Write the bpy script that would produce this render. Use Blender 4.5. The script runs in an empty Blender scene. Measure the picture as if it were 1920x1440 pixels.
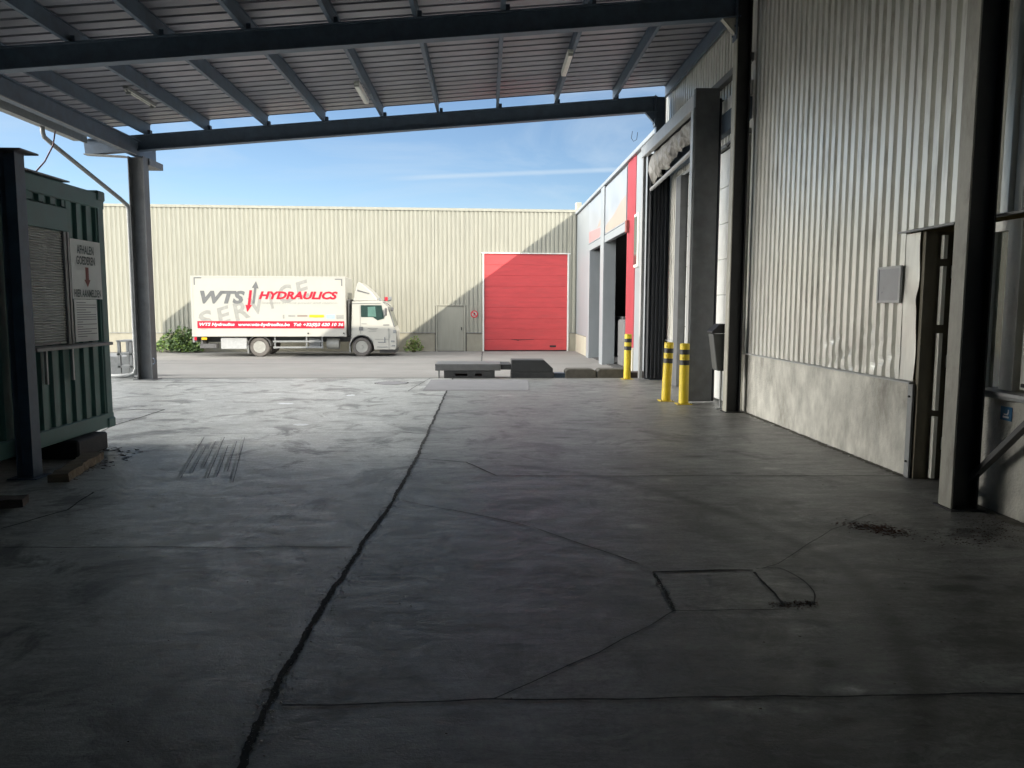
import bpy, math, random
import numpy as np
from mathutils import Vector, Matrix
random.seed(7); rng = np.random.default_rng(7)
R = math.radians
SC = bpy.context.scene
COL = SC.collection

# ------------------------------------------------------------------ camera, world, sun, exposure
cam = bpy.data.objects.new('camera', bpy.data.cameras.new('camera')); COL.objects.link(cam)
cam.matrix_world = Matrix.Translation((0, 0, 1.65)) @ Matrix.Rotation(R(-2.0), 4, 'Z') @ Matrix.Rotation(R(90-5.71), 4, 'X') @ Matrix.Rotation(R(.16), 4, 'Z')
cam.data.sensor_width = 36; cam.data.lens = 36*1430/1920; cam.data.clip_end = 2000; cam.data.clip_start = .05
SC.camera = cam
SC.view_settings.view_transform = 'Standard'; SC.view_settings.look = 'None'
SC.view_settings.exposure = 1.35; SC.view_settings.gamma = 1
ELEV, AZ = 23.5, 143.5
W = bpy.data.worlds.new('World'); SC.world = W; W.use_nodes = True
nt = W.node_tree; nt.nodes.clear()
def N(t, ty, **k):
    n = t.nodes.new(ty)
    for a, b in k.items():
        if a.startswith('i_'): n.inputs[a[2:].replace('_', ' ')].default_value = b
        else: setattr(n, a, b)
    return n
sky = N(nt, 'ShaderNodeTexSky', sky_type='NISHITA', sun_disc=False, sun_elevation=R(ELEV), sun_rotation=R(AZ), air_density=1.0, dust_density=.2, ozone_density=2.5, altitude=800)
tc = N(nt, 'ShaderNodeTexCoord')
mp = N(nt, 'ShaderNodeMapping'); mp.inputs['Scale'].default_value = (1.2, 1.2, 5.5); mp.inputs['Rotation'].default_value = (0, R(8), 0)
nz = N(nt, 'ShaderNodeTexNoise', i_Scale=2.2, i_Detail=7, i_Roughness=.6, i_Distortion=.6)
rp = N(nt, 'ShaderNodeMapRange'); rp.inputs[1].default_value = .46; rp.inputs[2].default_value = .72; rp.inputs[4].default_value = .5
nt.links.new(tc.outputs['Generated'], mp.inputs[0]); nt.links.new(mp.outputs[0], nz.inputs[0]); nt.links.new(nz.outputs[0], rp.inputs[0])
va, vb = Vector((-.13, .98, .160)), Vector((.16, .97, .172)); vn = va.cross(vb).normalized()
dp = N(nt, 'ShaderNodeVectorMath', operation='DOT_PRODUCT'); dp.inputs[1].default_value = vn
nt.links.new(tc.outputs['Generated'], dp.inputs[0])
ab = N(nt, 'ShaderNodeMath', operation='ABSOLUTE'); nt.links.new(dp.outputs['Value'], ab.inputs[0])
cr = N(nt, 'ShaderNodeMapRange', interpolation_type='SMOOTHSTEP'); cr.inputs[1].default_value = .0045; cr.inputs[2].default_value = .0002; cr.inputs[4].default_value = .5
nt.links.new(ab.outputs[0], cr.inputs[0])
sx = N(nt, 'ShaderNodeSeparateXYZ'); nt.links.new(tc.outputs['Generated'], sx.inputs[0])
xm = N(nt, 'ShaderNodeMapRange', interpolation_type='SMOOTHSTEP'); xm.inputs[1].default_value = -.15; xm.inputs[2].default_value = -.06
nt.links.new(sx.outputs[0], xm.inputs[0])
ym = N(nt, 'ShaderNodeMath', operation='GREATER_THAN'); ym.inputs[1].default_value = 0; nt.links.new(sx.outputs[1], ym.inputs[0])
m1 = N(nt, 'ShaderNodeMath', operation='MULTIPLY'); nt.links.new(cr.outputs[0], m1.inputs[0]); nt.links.new(xm.outputs[0], m1.inputs[1])
m2 = N(nt, 'ShaderNodeMath', operation='MULTIPLY'); nt.links.new(m1.outputs[0], m2.inputs[0]); nt.links.new(ym.outputs[0], m2.inputs[1])
mx = N(nt, 'ShaderNodeMath', operation='ADD', use_clamp=True); nt.links.new(m2.outputs[0], mx.inputs[0]); nt.links.new(rp.outputs[0], mx.inputs[1])
cm = N(nt, 'ShaderNodeMix', data_type='RGBA')
# bright cloud added to the unseen left and upper sky to light the canopy
bx_ = N(nt, 'ShaderNodeMapRange', interpolation_type='SMOOTHSTEP'); bx_.inputs[1].default_value = -.52; bx_.inputs[2].default_value = -.9
nt.links.new(sx.outputs[0], bx_.inputs[0])
cc = N(nt, 'ShaderNodeMix', data_type='RGBA'); cc.inputs[6].default_value = (5.2, 6.3, 7.4, 1); cc.inputs[7].default_value = (150, 145, 136, 1)
nt.links.new(bx_.outputs[0], cc.inputs[0]); nt.links.new(cc.outputs[2], cm.inputs[7])
lv = N(nt, 'ShaderNodeMath', operation='MULTIPLY'); lv.inputs[1].default_value = .75; up_ = N(nt, 'ShaderNodeMapRange', interpolation_type='SMOOTHSTEP'); up_.inputs[1].default_value = .42; up_.inputs[2].default_value = .75; up_.inputs[4].default_value = .27
nt.links.new(sx.outputs[2], up_.inputs[0])
mxx_ = N(nt, 'ShaderNodeMath', operation='MAXIMUM'); nt.links.new(bx_.outputs[0], mxx_.inputs[0]); nt.links.new(up_.outputs[0], mxx_.inputs[1]); nt.links.new(mxx_.outputs[0], lv.inputs[0]); nt.links.new(mxx_.outputs[0], cc.inputs[0])
mx2 = N(nt, 'ShaderNodeMath', operation='ADD', use_clamp=True); nt.links.new(lv.outputs[0], mx2.inputs[0]); nt.links.new(mx.outputs[0], mx2.inputs[1]); mx = mx2
nt.links.new(mx.outputs[0], cm.inputs[0]); nt.links.new(sky.outputs[0], cm.inputs[6])
bg = N(nt, 'ShaderNodeBackground', i_Strength=.05); ow = N(nt, 'ShaderNodeOutputWorld')
nt.links.new(cm.outputs[2], bg.inputs[0]); nt.links.new(bg.outputs[0], ow.inputs[0])
sun = bpy.data.objects.new('sun', bpy.data.lights.new('sun', 'SUN')); COL.objects.link(sun)
sun.data.energy = 2.0; sun.data.angle = R(.5); sun.data.color = (1, .93, .80)
sd = Vector((math.sin(R(AZ))*math.cos(R(ELEV)), math.cos(R(AZ))*math.cos(R(ELEV)), math.sin(R(ELEV))))
sun.rotation_euler = sd.to_track_quat('Z', 'Y').to_euler()
sun.location = (20, -20, 30)

# ------------------------------------------------------------------ materials
def mat(name, col, rough=.6, metal=0., var=.12, scale=6., stain=.0, stain_col=(.05, .045, .04), stain_scale=1.2, bump=0., bscale=60., stretch=None, spec=.5, emit=None, trans=0.):
    m = bpy.data.materials.new(name); m.use_nodes = True; t = m.node_tree
    b = t.nodes['Principled BSDF']; b.inputs['Roughness'].default_value = rough; b.inputs['Metallic'].default_value = metal
    b.inputs['Specular IOR Level'].default_value = spec
    if trans: b.inputs['Transmission Weight'].default_value = trans
    c = (*col, 1)
    if emit:
        b.inputs['Emission Color'].default_value = c; b.inputs['Emission Strength'].default_value = emit
    tcn = N(t, 'ShaderNodeTexCoord'); mpn = N(t, 'ShaderNodeMapping')
    if stretch: mpn.inputs['Scale'].default_value = stretch
    t.links.new(tcn.outputs['Object'], mpn.inputs[0])
    n1 = N(t, 'ShaderNodeTexNoise', i_Scale=scale, i_Detail=6, i_Roughness=.62); t.links.new(mpn.outputs[0], n1.inputs[0])
    r1 = N(t, 'ShaderNodeMapRange'); r1.inputs[1].default_value = .3; r1.inputs[2].default_value = .7; r1.inputs[3].default_value = 1-var; r1.inputs[4].default_value = 1+var
    t.links.new(n1.outputs[0], r1.inputs[0])
    hv = N(t, 'ShaderNodeVectorMath', operation='SCALE'); hv.inputs[0].default_value = col; t.links.new(r1.outputs[0], hv.inputs['Scale'])
    out = hv.outputs[0]
    if stain:
        n2 = N(t, 'ShaderNodeTexNoise', i_Scale=stain_scale, i_Detail=8, i_Roughness=.68, i_Distortion=.3); t.links.new(mpn.outputs[0], n2.inputs[0])
        r2 = N(t, 'ShaderNodeMapRange'); r2.inputs[1].default_value = .5; r2.inputs[2].default_value = .78; r2.inputs[4].default_value = stain
        t.links.new(n2.outputs[0], r2.inputs[0])
        mm = N(t, 'ShaderNodeMix', data_type='RGBA'); mm.inputs[7].default_value = (*stain_col, 1)
        t.links.new(r2.outputs[0], mm.inputs[0]); t.links.new(out, mm.inputs[6]); out = mm.outputs[2]
    t.links.new(out, b.inputs['Base Color'])
    if not metal:
        r3 = N(t, 'ShaderNodeMapRange'); r3.inputs[3].default_value = max(.04, rough-.1); r3.inputs[4].default_value = min(1, rough+.1)
        t.links.new(n1.outputs[0], r3.inputs[0]); t.links.new(r3.outputs[0], b.inputs['Roughness'])
    if bump:
        n3 = N(t, 'ShaderNodeTexNoise', i_Scale=bscale, i_Detail=5); t.links.new(tcn.outputs['Object'], n3.inputs[0])
        bp = N(t, 'ShaderNodeBump', i_Strength=bump, i_Distance=.01); t.links.new(n3.outputs[0], bp.inputs['Height']); t.links.new(bp.outputs[0], b.inputs['Normal'])
    return m
M = {}
M['clad_right'] = mat('clad_right', (.77, .765, .71), .32, .3, .08, 3, .6, (.20, .17, .13), 2.6, .05, 30, (3, 3, .5))
M['clad_far'] = mat('clad_far', (.37, .365, .305), .5, 0, .08, 2, .25, (.34, .31, .24), 1.5, .04, 20, (3, 3, .4))
M['plinth'] = mat('plinth', (.50, .49, .44), .85, 0, .28, 5, .95, (.17, .16, .135), 1.5, .9, 50, (1, 1, .55))
M['plinth_far'] = mat('plinth_far', (.36, .34, .27), .85, 0, .1, 2, .4, (.22, .2, .16), 1.2, .3, 40)
M['steel_dark'] = mat('steel_dark', (.085, .12, .165), .55, 0, .2, 5, .3, (.08, .06, .045), 3, .12, 40)
M['steel_grey'] = mat('steel_grey', (.115, .12, .125), .5, 0, .18, 5, .4, (.06, .05, .04), 3, .1, 40)
M['column_shade'] = mat('column_shade', (.022, .023, .024), .6, 0, .3, 5, .2, (.05, .04, .03), 3)  # near black, carries the shade on the web side of the columns
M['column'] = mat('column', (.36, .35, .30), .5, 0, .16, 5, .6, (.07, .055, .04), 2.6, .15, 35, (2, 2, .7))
M['deck'] = mat('deck', (.245, .25, .285), .42, 0, .1, 2, .35, (.15, .13, .13), 1.3, .04, 20, (.4, 3, 3))
M['galv'] = mat('galv', (.42, .43, .43), .4, .0, .12, 8, .3, (.2, .19, .17), 4, .05, 40)
M['galv_dull'] = mat('galv_dull', (.25, .26, .26), .5, .0, .14, 8, .4, (.1, .09, .08), 4, .05, 40)
M['green'] = mat('green', (.04, .125, .112), .48, 0, .18, 4, .4, (.03, .045, .04), 2.4, .08, 30, (2, 2, .6))
M['green_flat'] = mat('green_flat', (.055, .14, .135), .5, 0, .12, 4, .2, (.03, .045, .04), 2.4)
M['shutter'] = mat('shutter', (.42, .43, .42), .5, 0, .1, 3, .35, (.12, .12, .11), 3)
M['paper'] = mat('paper', (.62, .65, .65), .7, 0, .04, 3, .2, (.35, .34, .32), 4)
M['ink'] = mat('ink', (.09, .12, .12), .7)
M['ink_grey'] = mat('ink_grey', (.16, .17, .19), .7)
M['ink_brown'] = mat('ink_brown', (.20, .06, .05), .7)
M['white'] = mat('white', (.47, .465, .42), .35, 0, .03, 2, .12, (.5, .47, .4), 2, 0, 1, None)
M['white_door'] = mat('white_door', (.78, .79, .76), .4, 0, .05, 2, .25, (.33, .31, .28), 3)
M['red_door'] = mat('red_door', (.60, .075, .08), .5, 0, .10, 2, .4, (.36, .09, .09), 1.5, .05, 10, (.5, 1, 3))
M['red_clad'] = mat('red_clad', (.36, .045, .06), .5, 0, .08, 2, .2, (.4, .08, .09), 2)
M['red'] = mat('red', (.62, .012, .035), .4, 0, .03)
M['logo_grey'] = mat('logo_grey', (.16, .165, .165), .4)
M['logo_pale'] = mat('logo_pale', (.32, .32, .295), .4)
M['logo_yellow'] = mat('logo_yellow', (.75, .48, .02), .4)
M['logo_blue'] = mat('logo_blue', (.35, .5, .6), .4)
M['side_clad'] = mat('side_clad', (.225, .248, .262), .45, 0, .08, 2, .2, (.3, .31, .3), 1.2, 0, 1, (1, 1, .4))
M['sign_face'] = mat('sign_face', (.24, .262, .285), .4, 0, .12, 1.5)
M['sign_orange'] = mat('sign_orange', (.30, .24, .20), .45, 0, .12, 1.5)
M['sign_red'] = mat('sign_red', (.36, .19, .19), .45, 0, .12, 2)
M['rubber'] = mat('rubber', (.012, .016, .024), .5, 0, .3, 3, .3, (.04, .045, .05), 2, .2, 12, (1, 6, .4))
M['tyre'] = mat('tyre', (.13, .12, .11), .8, 0, .15)
M['tarp'] = mat('tarp', (.27, .26, .24), .45, 0, .1, 4, .5, (.16, .14, .11), 5, .3, 25)
M['yellow'] = mat('yellow', (.62, .46, .015), .45, 0, .1, 5, .45, (.22, .16, .03), 7, .08, 40)
M['black'] = mat('black', (.018, .018, .02), .5, 0, .2)
M['chassis'] = mat('chassis', (.10, .10, .10), .6, 0, .2)
M['chrome'] = mat('chrome', (.36, .36, .33), .45, .1, .1)
M['glass_dark'] = mat('glass_dark', (.03, .055, .05), .08, 0, .1, spec=.8)
M['glass_green'] = mat('glass_green', (.11, .21, .18), .15, 0, .1, spec=.8)
M['bin'] = mat('bin', (.085, .088, .085), .5, 0, .12)
M['timber'] = mat('timber', (.20, .155, .105), .8, 0, .25, 12, .5, (.07, .05, .035), 5, .4, 60, (.4, 3, 3))
M['timber_dark'] = mat('timber_dark', (.07, .055, .045), .8, 0, .25, 12, .3, (.03, .025, .02), 5, .4, 60)
M['block'] = mat('block', (.028, .031, .034), .7, 0, .2, 5, .3, (.09, .085, .08), 4, .2, 30)
M['kerb_block'] = mat('kerb_block', (.085, .08, .068), .85, 0, .2, 8, .5, (.04, .04, .035), 5, .6, 40)
M['joint'] = mat('joint', (.045, .046, .045), .95, 0, .4, 20)
M['crumb'] = mat('crumb', (.55, .55, .52), .9, 0, .3, 30)
M['paint_white'] = mat('paint_white', (.75, .78, .80), .5, 0, .1, 10)
M['leaf_a'] = mat('leaf_a', (.10, .16, .06), .6, 0, .3, 3)
M['leaf_b'] = mat('leaf_b', (.16, .24, .05), .6, 0, .3, 3)
M['straw'] = mat('straw', (.28, .25, .13), .8, 0, .3, 3)
M['litter'] = mat('litter', (.075, .035, .022), .9, 0, .5, 30)
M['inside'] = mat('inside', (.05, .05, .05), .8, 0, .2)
M['office'] = mat('office', (.30, .27, .18), .8, 0, .2, 2)
M['frame_white'] = mat('frame_white', (.85, .84, .76), .35, 0, .05, 3, .3, (.35, .33, .28), 5)
M['lit_pane_sheet'] = mat('lit_pane_sheet', (.80, .82, .66), .7, 0, .05, 3)  # pale tone for the brightness of the office window pane
M['poster'] = mat('poster', (.30, .31, .33), .3, 0, .06)
M['blue'] = mat('blue', (.03, .16, .33), .4)
M['cable'] = mat('cable', (.16, .08, .10), .6)
M['ground'] = mat('ground', (.20, .197, .187), .85, 0, .12, .8, .5, (.19, .185, .17), .35, .35, 40)
M['lamp_white'] = mat('lamp_white', (.62, .63, .58), .35, 0, .05)
M['glow'] = mat('glow', (.95, .95, .9), .5, emit=1.0)
M['glow_warm'] = mat('glow_warm', (.95, .85, .5), .5, emit=.9)
M['glass'] = mat('glass', (.8, .85, .85), .03, 0, 0, trans=1.)

# ------------------------------------------------------------------ mesh helpers
ORG = {}
class MB:
    def __init__(s): s.v = []; s.f = []; s.sm = []
    def add(s, vs, fs, smooth=False):
        o = len(s.v); s.v += [tuple(v) for v in vs]; s.f += [tuple(o+i for i in f) for f in fs]; s.sm += [smooth]*len(fs); return s
    def box(s, x0, x1, y0, y1, z0, z1):
        x0, x1 = sorted((x0, x1)); y0, y1 = sorted((y0, y1)); z0, z1 = sorted((z0, z1))
        return s.add([(x0,y0,z0),(x1,y0,z0),(x1,y1,z0),(x0,y1,z0),(x0,y0,z1),(x1,y0,z1),(x1,y1,z1),(x0,y1,z1)],
                     [(0,3,2,1),(4,5,6,7),(0,1,5,4),(1,2,6,5),(2,3,7,6),(3,0,4,7)])
    def cbox(s, x0, x1, y0, y1, z0, z1, c=.01):
        # box with its twelve edges chamfered
        X, Y, Z = sorted((x0, x1)), sorted((y0, y1)), sorted((z0, z1))
        c = min(c, (X[1]-X[0])*.4, (Y[1]-Y[0])*.4, (Z[1]-Z[0])*.4)
        vs = []; ix = {}
        for i in (0, 1):
            for j in (0, 1):
                for k in (0, 1):
                    for a in range(3):
                        p = [X[i], Y[j], Z[k]]; s_ = [1-2*i, 1-2*j, 1-2*k]
                        for b in range(3):
                            if b != a: p[b] += s_[b]*c
                        ix[i, j, k, a] = len(vs); vs.append(p)
        fs = []
        for a in range(3):
            for t in (0, 1):
                q = []
                for (u, v) in ((0,0),(1,0),(1,1),(0,1)):
                    l = [u, v]; l.insert(a, t); q.append(ix[(*l, a)])
                fs.append(q)
        for a in range(3):           # edges along axis a
            b, c2 = [q for q in range(3) if q != a]
            for u in (0, 1):
                for v in (0, 1):
                    def key(t, face):
                        l = [0, 0, 0]; l[a] = t; l[b] = u; l[c2] = v; return ix[(*l, face)]
                    fs.append([key(0, b), key(1, b), key(1, c2), key(0, c2)])
        for i in (0, 1):
            for j in (0, 1):
                for k in (0, 1): fs.append([ix[i, j, k, a] for a in range(3)])
        return s.add(vs, fs)
    def prism(s, poly, axis, a0, a1):
        # poly in the two other axes (in xyz order), extruded along axis a0..a1
        n = len(poly); vs = []
        for a in (a0, a1):
            for p in poly:
                l = list(p); l.insert(axis, a); vs.append(l)
        return s.add(vs, [tuple(range(n))[::-1], tuple(range(n, 2*n))]+[(i, (i+1) % n, n+(i+1) % n, n+i) for i in range(n)])
    def sweep(s, poly, p0, p1, u, v):
        p0, p1, u, v = map(Vector, (p0, p1, u, v)); n = len(poly)
        vs = [p+u*a+v*b for p in (p0, p1) for a, b in poly]
        return s.add(vs, [tuple(range(n))[::-1], tuple(range(n, 2*n))]+[(i, (i+1) % n, n+(i+1) % n, n+i) for i in range(n)])
    def ibeam(s, p0, p1, u, v, h, b, tw=.012, tf=.018):
        # web stands along v (height h), flanges spread along u (width b); origin at the centre
        H, B, w = h/2, b/2, tw/2
        return s.sweep([(-B,-H),(B,-H),(B,-H+tf),(w,-H+tf),(w,H-tf),(B,H-tf),(B,H),(-B,H),(-B,H-tf),(-w,H-tf),(-w,-H+tf),(-B,-H+tf)], p0, p1, u, v)
    def cyl(s, p0, p1, r0, r1=None, n=20, caps=True):
        p0, p1 = Vector(p0), Vector(p1); r1 = r0 if r1 is None else r1
        d = (p1-p0).normalized(); u = d.orthogonal().normalized(); v = d.cross(u)
        vs = [p+(u*math.cos(2*math.pi*i/n)+v*math.sin(2*math.pi*i/n))*r for p, r in ((p0, r0), (p1, r1)) for i in range(n)]
        s.add(vs, [(i, (i+1) % n, n+(i+1) % n, n+i) for i in range(n)], True)
        if caps:
            s.add(vs[:n], [tuple(range(n))[::-1]]); s.add(vs[n:], [tuple(range(n))])
        return s
    def tube(s, pts, r, n=12):
        pts = [Vector(p) for p in pts]; rings = []; u = None
        for i, p in enumerate(pts):
            d = (pts[min(i+1, len(pts)-1)]-pts[max(i-1, 0)]).normalized()
            u = d.orthogonal().normalized() if u is None else (u-d*u.dot(d)).normalized()
            w = d.cross(u); rings += [p+(u*math.cos(2*math.pi*k/n)+w*math.sin(2*math.pi*k/n))*r for k in range(n)]
        m = len(pts)
        return s.add(rings, [(i*n+k, i*n+(k+1) % n, (i+1)*n+(k+1) % n, (i+1)*n+k) for i in range(m-1) for k in range(n)]+[tuple(range(n))[::-1], tuple(range((m-1)*n, m*n))], True)
    def lathe(s, prof, c, axis=1, n=32):
        # prof: (radius, offset along axis)
        vs = []; m = len(prof)
        for r, a in prof:
            for k in range(n):
                t = 2*math.pi*k/n; q = [r*math.cos(t), r*math.sin(t)]; q.insert(axis, a); vs.append([q[i]+c[i] for i in range(3)])
        return s.add(vs, [(i*n+k, i*n+(k+1) % n, (i+1)*n+(k+1) % n, (i+1)*n+k) for i in range(m-1) for k in range(n)]+[tuple(range(n))[::-1], tuple(range((m-1)*n, m*n))], False)
    def ribbed(s, o, u, n, length, z0, z1, pitch=.2, crest=.1, depth=.04, run=.012, rows=1, disp=None, up=(0, 0, 1)):
        # trapezoid sheet: origin o, runs along u, stands along up, crests stick out along n
        o, u, n, up = map(Vector, (o, u, n, up)); prof = []; t = 0
        while t < length:
            for a, d in ((0, 0), (run, depth), (run+crest, depth), (2*run+crest, 0)):
                if t+a < length: prof.append((t+a, d))
            t += pitch
        prof.append((length, prof[-1][1]))
        vs = []
        for r in range(rows+1):
            z = z0+(z1-z0)*r/rows
            for a, d in prof:
                p = o+u*a+up*z+n*d
                if disp: p = p+n*disp(a, z, d)
                vs.append(p)
        m = len(prof)
        return s.add(vs, [(r*m+i, r*m+i+1, (r+1)*m+i+1, (r+1)*m+i) for r in range(rows) for i in range(m-1)])
    def build(s, name, m, parent=None, world=True, bevel=0):
        me = bpy.data.meshes.new(name)
        vs = s.v
        if parent is not None and world and parent.name in ORG:
            o = ORG[parent.name]; vs = [(v[0]-o[0], v[1]-o[1], v[2]-o[2]) for v in vs]
        me.from_pydata([tuple(v) for v in vs], [], s.f); me.materials.append(M[m] if isinstance(m, str) else m)
        me.polygons.foreach_set('use_smooth', s.sm); me.update()
        ob = bpy.data.objects.new(name, me); COL.objects.link(ob)
        if parent is not None:
            ob.parent = parent
            if world and parent.name in ORG: ORG[ob.name] = ORG[parent.name]
            elif not world: ORG[ob.name] = (0, 0, 0)
        if bevel:
            b = ob.modifiers.new('bevel', 'BEVEL'); b.width = bevel; b.segments = 2; b.limit_method = 'ANGLE'
        return ob
def thing(name, label, cat, loc, rz=0, group=None):
    o = bpy.data.objects.new(name, None); COL.objects.link(o); o.location = loc; o.rotation_euler = (0, 0, rz)
    o.empty_display_size = .3; o['label'] = label; o['category'] = cat
    if group: o['group'] = group
    ORG[o.name] = tuple(loc); return o
def tag(o, label, cat, group=None):
    o['label'] = label; o['category'] = cat
    if group: o['group'] = group
    return o
def structure(o): o['kind'] = 'structure'; return o
def local(o): ORG[o.name] = (0, 0, 0); return o

def text_mb(body, w, h, shear=0., bold=0., origin=(0, 0, 0), U=(1, 0, 0), V=(0, 0, 1), rot=0., extr=None):
    # lettering as a mesh scaled to w x h, lower left corner at origin, in the plane U,V
    cu = bpy.data.curves.new('t', 'FONT'); cu.body = body; cu.shear = shear; cu.offset = bold; cu.resolution_u = 3
    ob = bpy.data.objects.new('t', cu); COL.objects.link(ob)
    dg = bpy.context.evaluated_depsgraph_get(); me = bpy.data.meshes.new_from_object(ob.evaluated_get(dg))
    co = np.array([v.co[:] for v in me.vertices]); fs = [tuple(p.vertices) for p in me.polygons]
    bpy.data.objects.remove(ob); bpy.data.curves.remove(cu); bpy.data.meshes.remove(me)
    mn, mxx = co.min(0), co.max(0); xy = (co[:, :2]-mn[:2])/(mxx[:2]-mn[:2])*np.array([w, h])
    c, s_ = math.cos(rot), math.sin(rot); xy = np.stack([xy[:, 0]*c-xy[:, 1]*s_, xy[:, 0]*s_+xy[:, 1]*c], 1)
    U, V, O = Vector(U), Vector(V), Vector(origin)
    return [O+U*a+V*b for a, b in xy], fs

# ------------------------------------------------------------------ ground and concrete floor
def vnoise(x, y, f, seed):
    r = np.random.default_rng(seed); g = r.random((257, 257)); X, Y = x*f+500.3, y*f+500.7
    i, j = np.floor(X).astype(int), np.floor(Y).astype(int); a, b = X-i, Y-j; a, b = a*a*(3-2*a), b*b*(3-2*b)
    q = lambda p, s_: g[p % 257, s_ % 257]
    return (q(i, j)*(1-a)+q(i+1, j)*a)*(1-b)+(q(i, j+1)*(1-a)+q(i+1, j+1)*a)*b
def fbm(x, y, f, seed, o=5):
    t = 0; w = 1; s_ = 0
    for k in range(o): t = t+w*vnoise(x, y, f*2**k, seed+k); s_ += w; w *= .55
    return t/s_
def curve_dist(x, y, pts):
    d = np.full(x.shape, 9.)
    for (ax, ay), (bx, by) in zip(pts[:-1], pts[1:]):
        ex, ey = bx-ax, by-ay; t = np.clip(((x-ax)*ex+(y-ay)*ey)/(ex*ex+ey*ey), 0, 1)
        d = np.minimum(d, np.hypot(x-ax-t*ex, y-ay-t*ey))
    return d
def smooth_curve(p, n=10):
    out = []; P = [p[0]]+list(p)+[p[-1]]
    for i in range(1, len(P)-2):
        a, b, c, d = [np.array(q, float) for q in P[i-1:i+3]]
        for k in range(n):
            t = k/n; out.append(tuple(.5*((2*b)+(-a+c)*t+(2*a-5*b+4*c-d)*t*t+(-a+3*b-3*c+d)*t**3)))
    out.append(tuple(p[-1])); return out
JOINT = [(-.77, 17.8), (-.77, 14.64), (-.76, 8.27), (-.79, 6.42), (-.86, 5.24), (-.90, 4.1), (-.92, 3.35), (-.88, 2.62), (-.87, 1.5), (-.88, -9.9)]
def floor_sheet():
    xs = np.linspace(-9.2, 4.4, 420)
    ys = np.concatenate([np.linspace(-10, 2.2, 30)[:-1], np.linspace(2.2, 9, 330)[:-1], np.linspace(9, 17.85, 220)])
    X, Y = np.meshgrid(xs, ys); nx, ny = len(xs), len(ys)
    v = np.stack([X.ravel(), Y.ravel(), np.zeros(X.size)], 1)
    i = (np.arange(ny-1)[:, None]*nx+np.arange(nx-1)).ravel(); f = np.stack([i, i+1, i+nx+1, i+nx], 1)
    me = bpy.data.meshes.new('concrete_floor'); me.from_pydata(v.tolist(), [], f.tolist()); me.update()
    x, y = v[:, 0], v[:, 1]
    left = x < np.interp(y, [p[1] for p in JOINT[::-1]], [p[0] for p in JOINT[::-1]])
    q_ = np.clip(1.15-(y-5)/14, .35, 1); t = .86+q_*(.30*(fbm(x, y, .35, 3)-.5)+.6*(fbm(x, y, 2.2, 11, 7)-.5)+.5*(fbm(x*.6, y*2.2, 5, 111, 5)-.5))
    sc = fbm(x*1.6+y*.5, y*.45-x*.2, 2.0, 31)                                 # streaky scuffs
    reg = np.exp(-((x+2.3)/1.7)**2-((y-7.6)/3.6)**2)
    reg2 = .8*np.exp(-((x+2.6)/3.4)**2-((y-13)/5)**2); t += np.where(left, 1, .30)*(reg*(.95+2.4*np.clip(sc-.45, 0, 1))+.42*reg2*(1-reg))  # worn area; extra paleness stands for the light and glare there
    t += .5*np.clip(fbm(x, y, 5, 51, 4)-.6, 0, 1)*np.where(left, 1.3, .5)
    t += np.where(left, .05, -.03)
    arc = smooth_curve([(.3, 7.9), (1.2, 7.25), (1.9, 6.1), (2.2, 5.16), (2.28, 4.33), (1.95, 3.27), (1.6, 2.6)])
    d = curve_dist(x, y, arc); t -= .42*np.exp(-(d/.07)**2)*(.5+fbm(x, y, 3, 5))
    arc2 = [(px-.42, py-.1) for px, py in arc]; t -= .16*np.exp(-(curve_dist(x, y, arc2)/.1)**2)
    arc3 = smooth_curve([(-2.9, 2.6), (-2.6, 4.6), (-1.9, 7.2), (-1.2, 10.5), (-.9, 14)]); t -= .07*np.exp(-(curve_dist(x, y, arc3)/.12)**2)
    r = np.random.default_rng(5)
    for k in range(170):                                                      # small oil spots and pale chips
        cx, cy = r.uniform(-6, 4.1), 2.4+r.random()**1.3*13; s_ = r.uniform(.012, .05)*(1+cy*.07); e = r.uniform(1, 2.6)
        m = np.exp(-(((x-cx)/(s_*e))**2+((y-cy)/s_)**2)**1.5); t += m*(-.5 if r.random() < .72 else .45)
    for cx, cy, sx_, sy_, a in ((1.2, 4.3, .3, .3, -.05), (2.6, 3.1, .35, .12, .3), (1.65, 3.12, .13, .04, .5), (1.05, 3.0, .12, .03, .45), (1.2, 2.95, .15, .035, .4), (2.35, 2.55, .05, .16, .6), (-2.9, 3.7, .09, .06, -.4), (-3.6, 5.6, .2, .1, -.2), (-1.6, 3.1, .35, .03, -.4), (2.3, 2.55, .2, .14, -.25)):
        n_ = fbm(x, y, 7, 91); t += a*2.2*np.exp(-((x-cx)/sx_)**2-((y-cy)/sy_)**2)*np.clip((n_-.44)*9, 0, 1)
    wallside = np.clip(1-(4.15-x)/.5, 0, 1); t -= .25*wallside*(fbm(x, y, 3, 61))                      # uneven darker band along the wall foot
    t -= .35*np.exp(-(np.abs(x-np.interp(y, [p[1] for p in JOINT[::-1]], [p[0] for p in JOINT[::-1]]))/.045)**2)*fbm(x, y, 4, 17)
    t += np.where(left, .25, .12)*np.clip((y-6)/8, 0, 1)  # paler with distance, the brighter far light put into the concrete colour
    for cx, cy, a_, b_ in ((2.95, 5.5, .3, .16), (3.6, 5.35, .35, .2), (1.74, 4.07, .13, .04)): t -= .45*np.exp(-((x-cx)/a_)**2-((y-cy)/b_)**2)*np.clip((fbm(x, y, 9, 29)-.38)*5, 0, 1)
    t = np.clip(t, .15, 3); t = np.where(t > 0, .92*(t/.9)**1.6, t); t = np.clip(t, .15, 3)
    g = np.clip(np.where(left, .32+1.3*reg, .22+.6*reg)*(.2+1.5*fbm(x, y, .8, 41))*q_, 0, 1)
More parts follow.
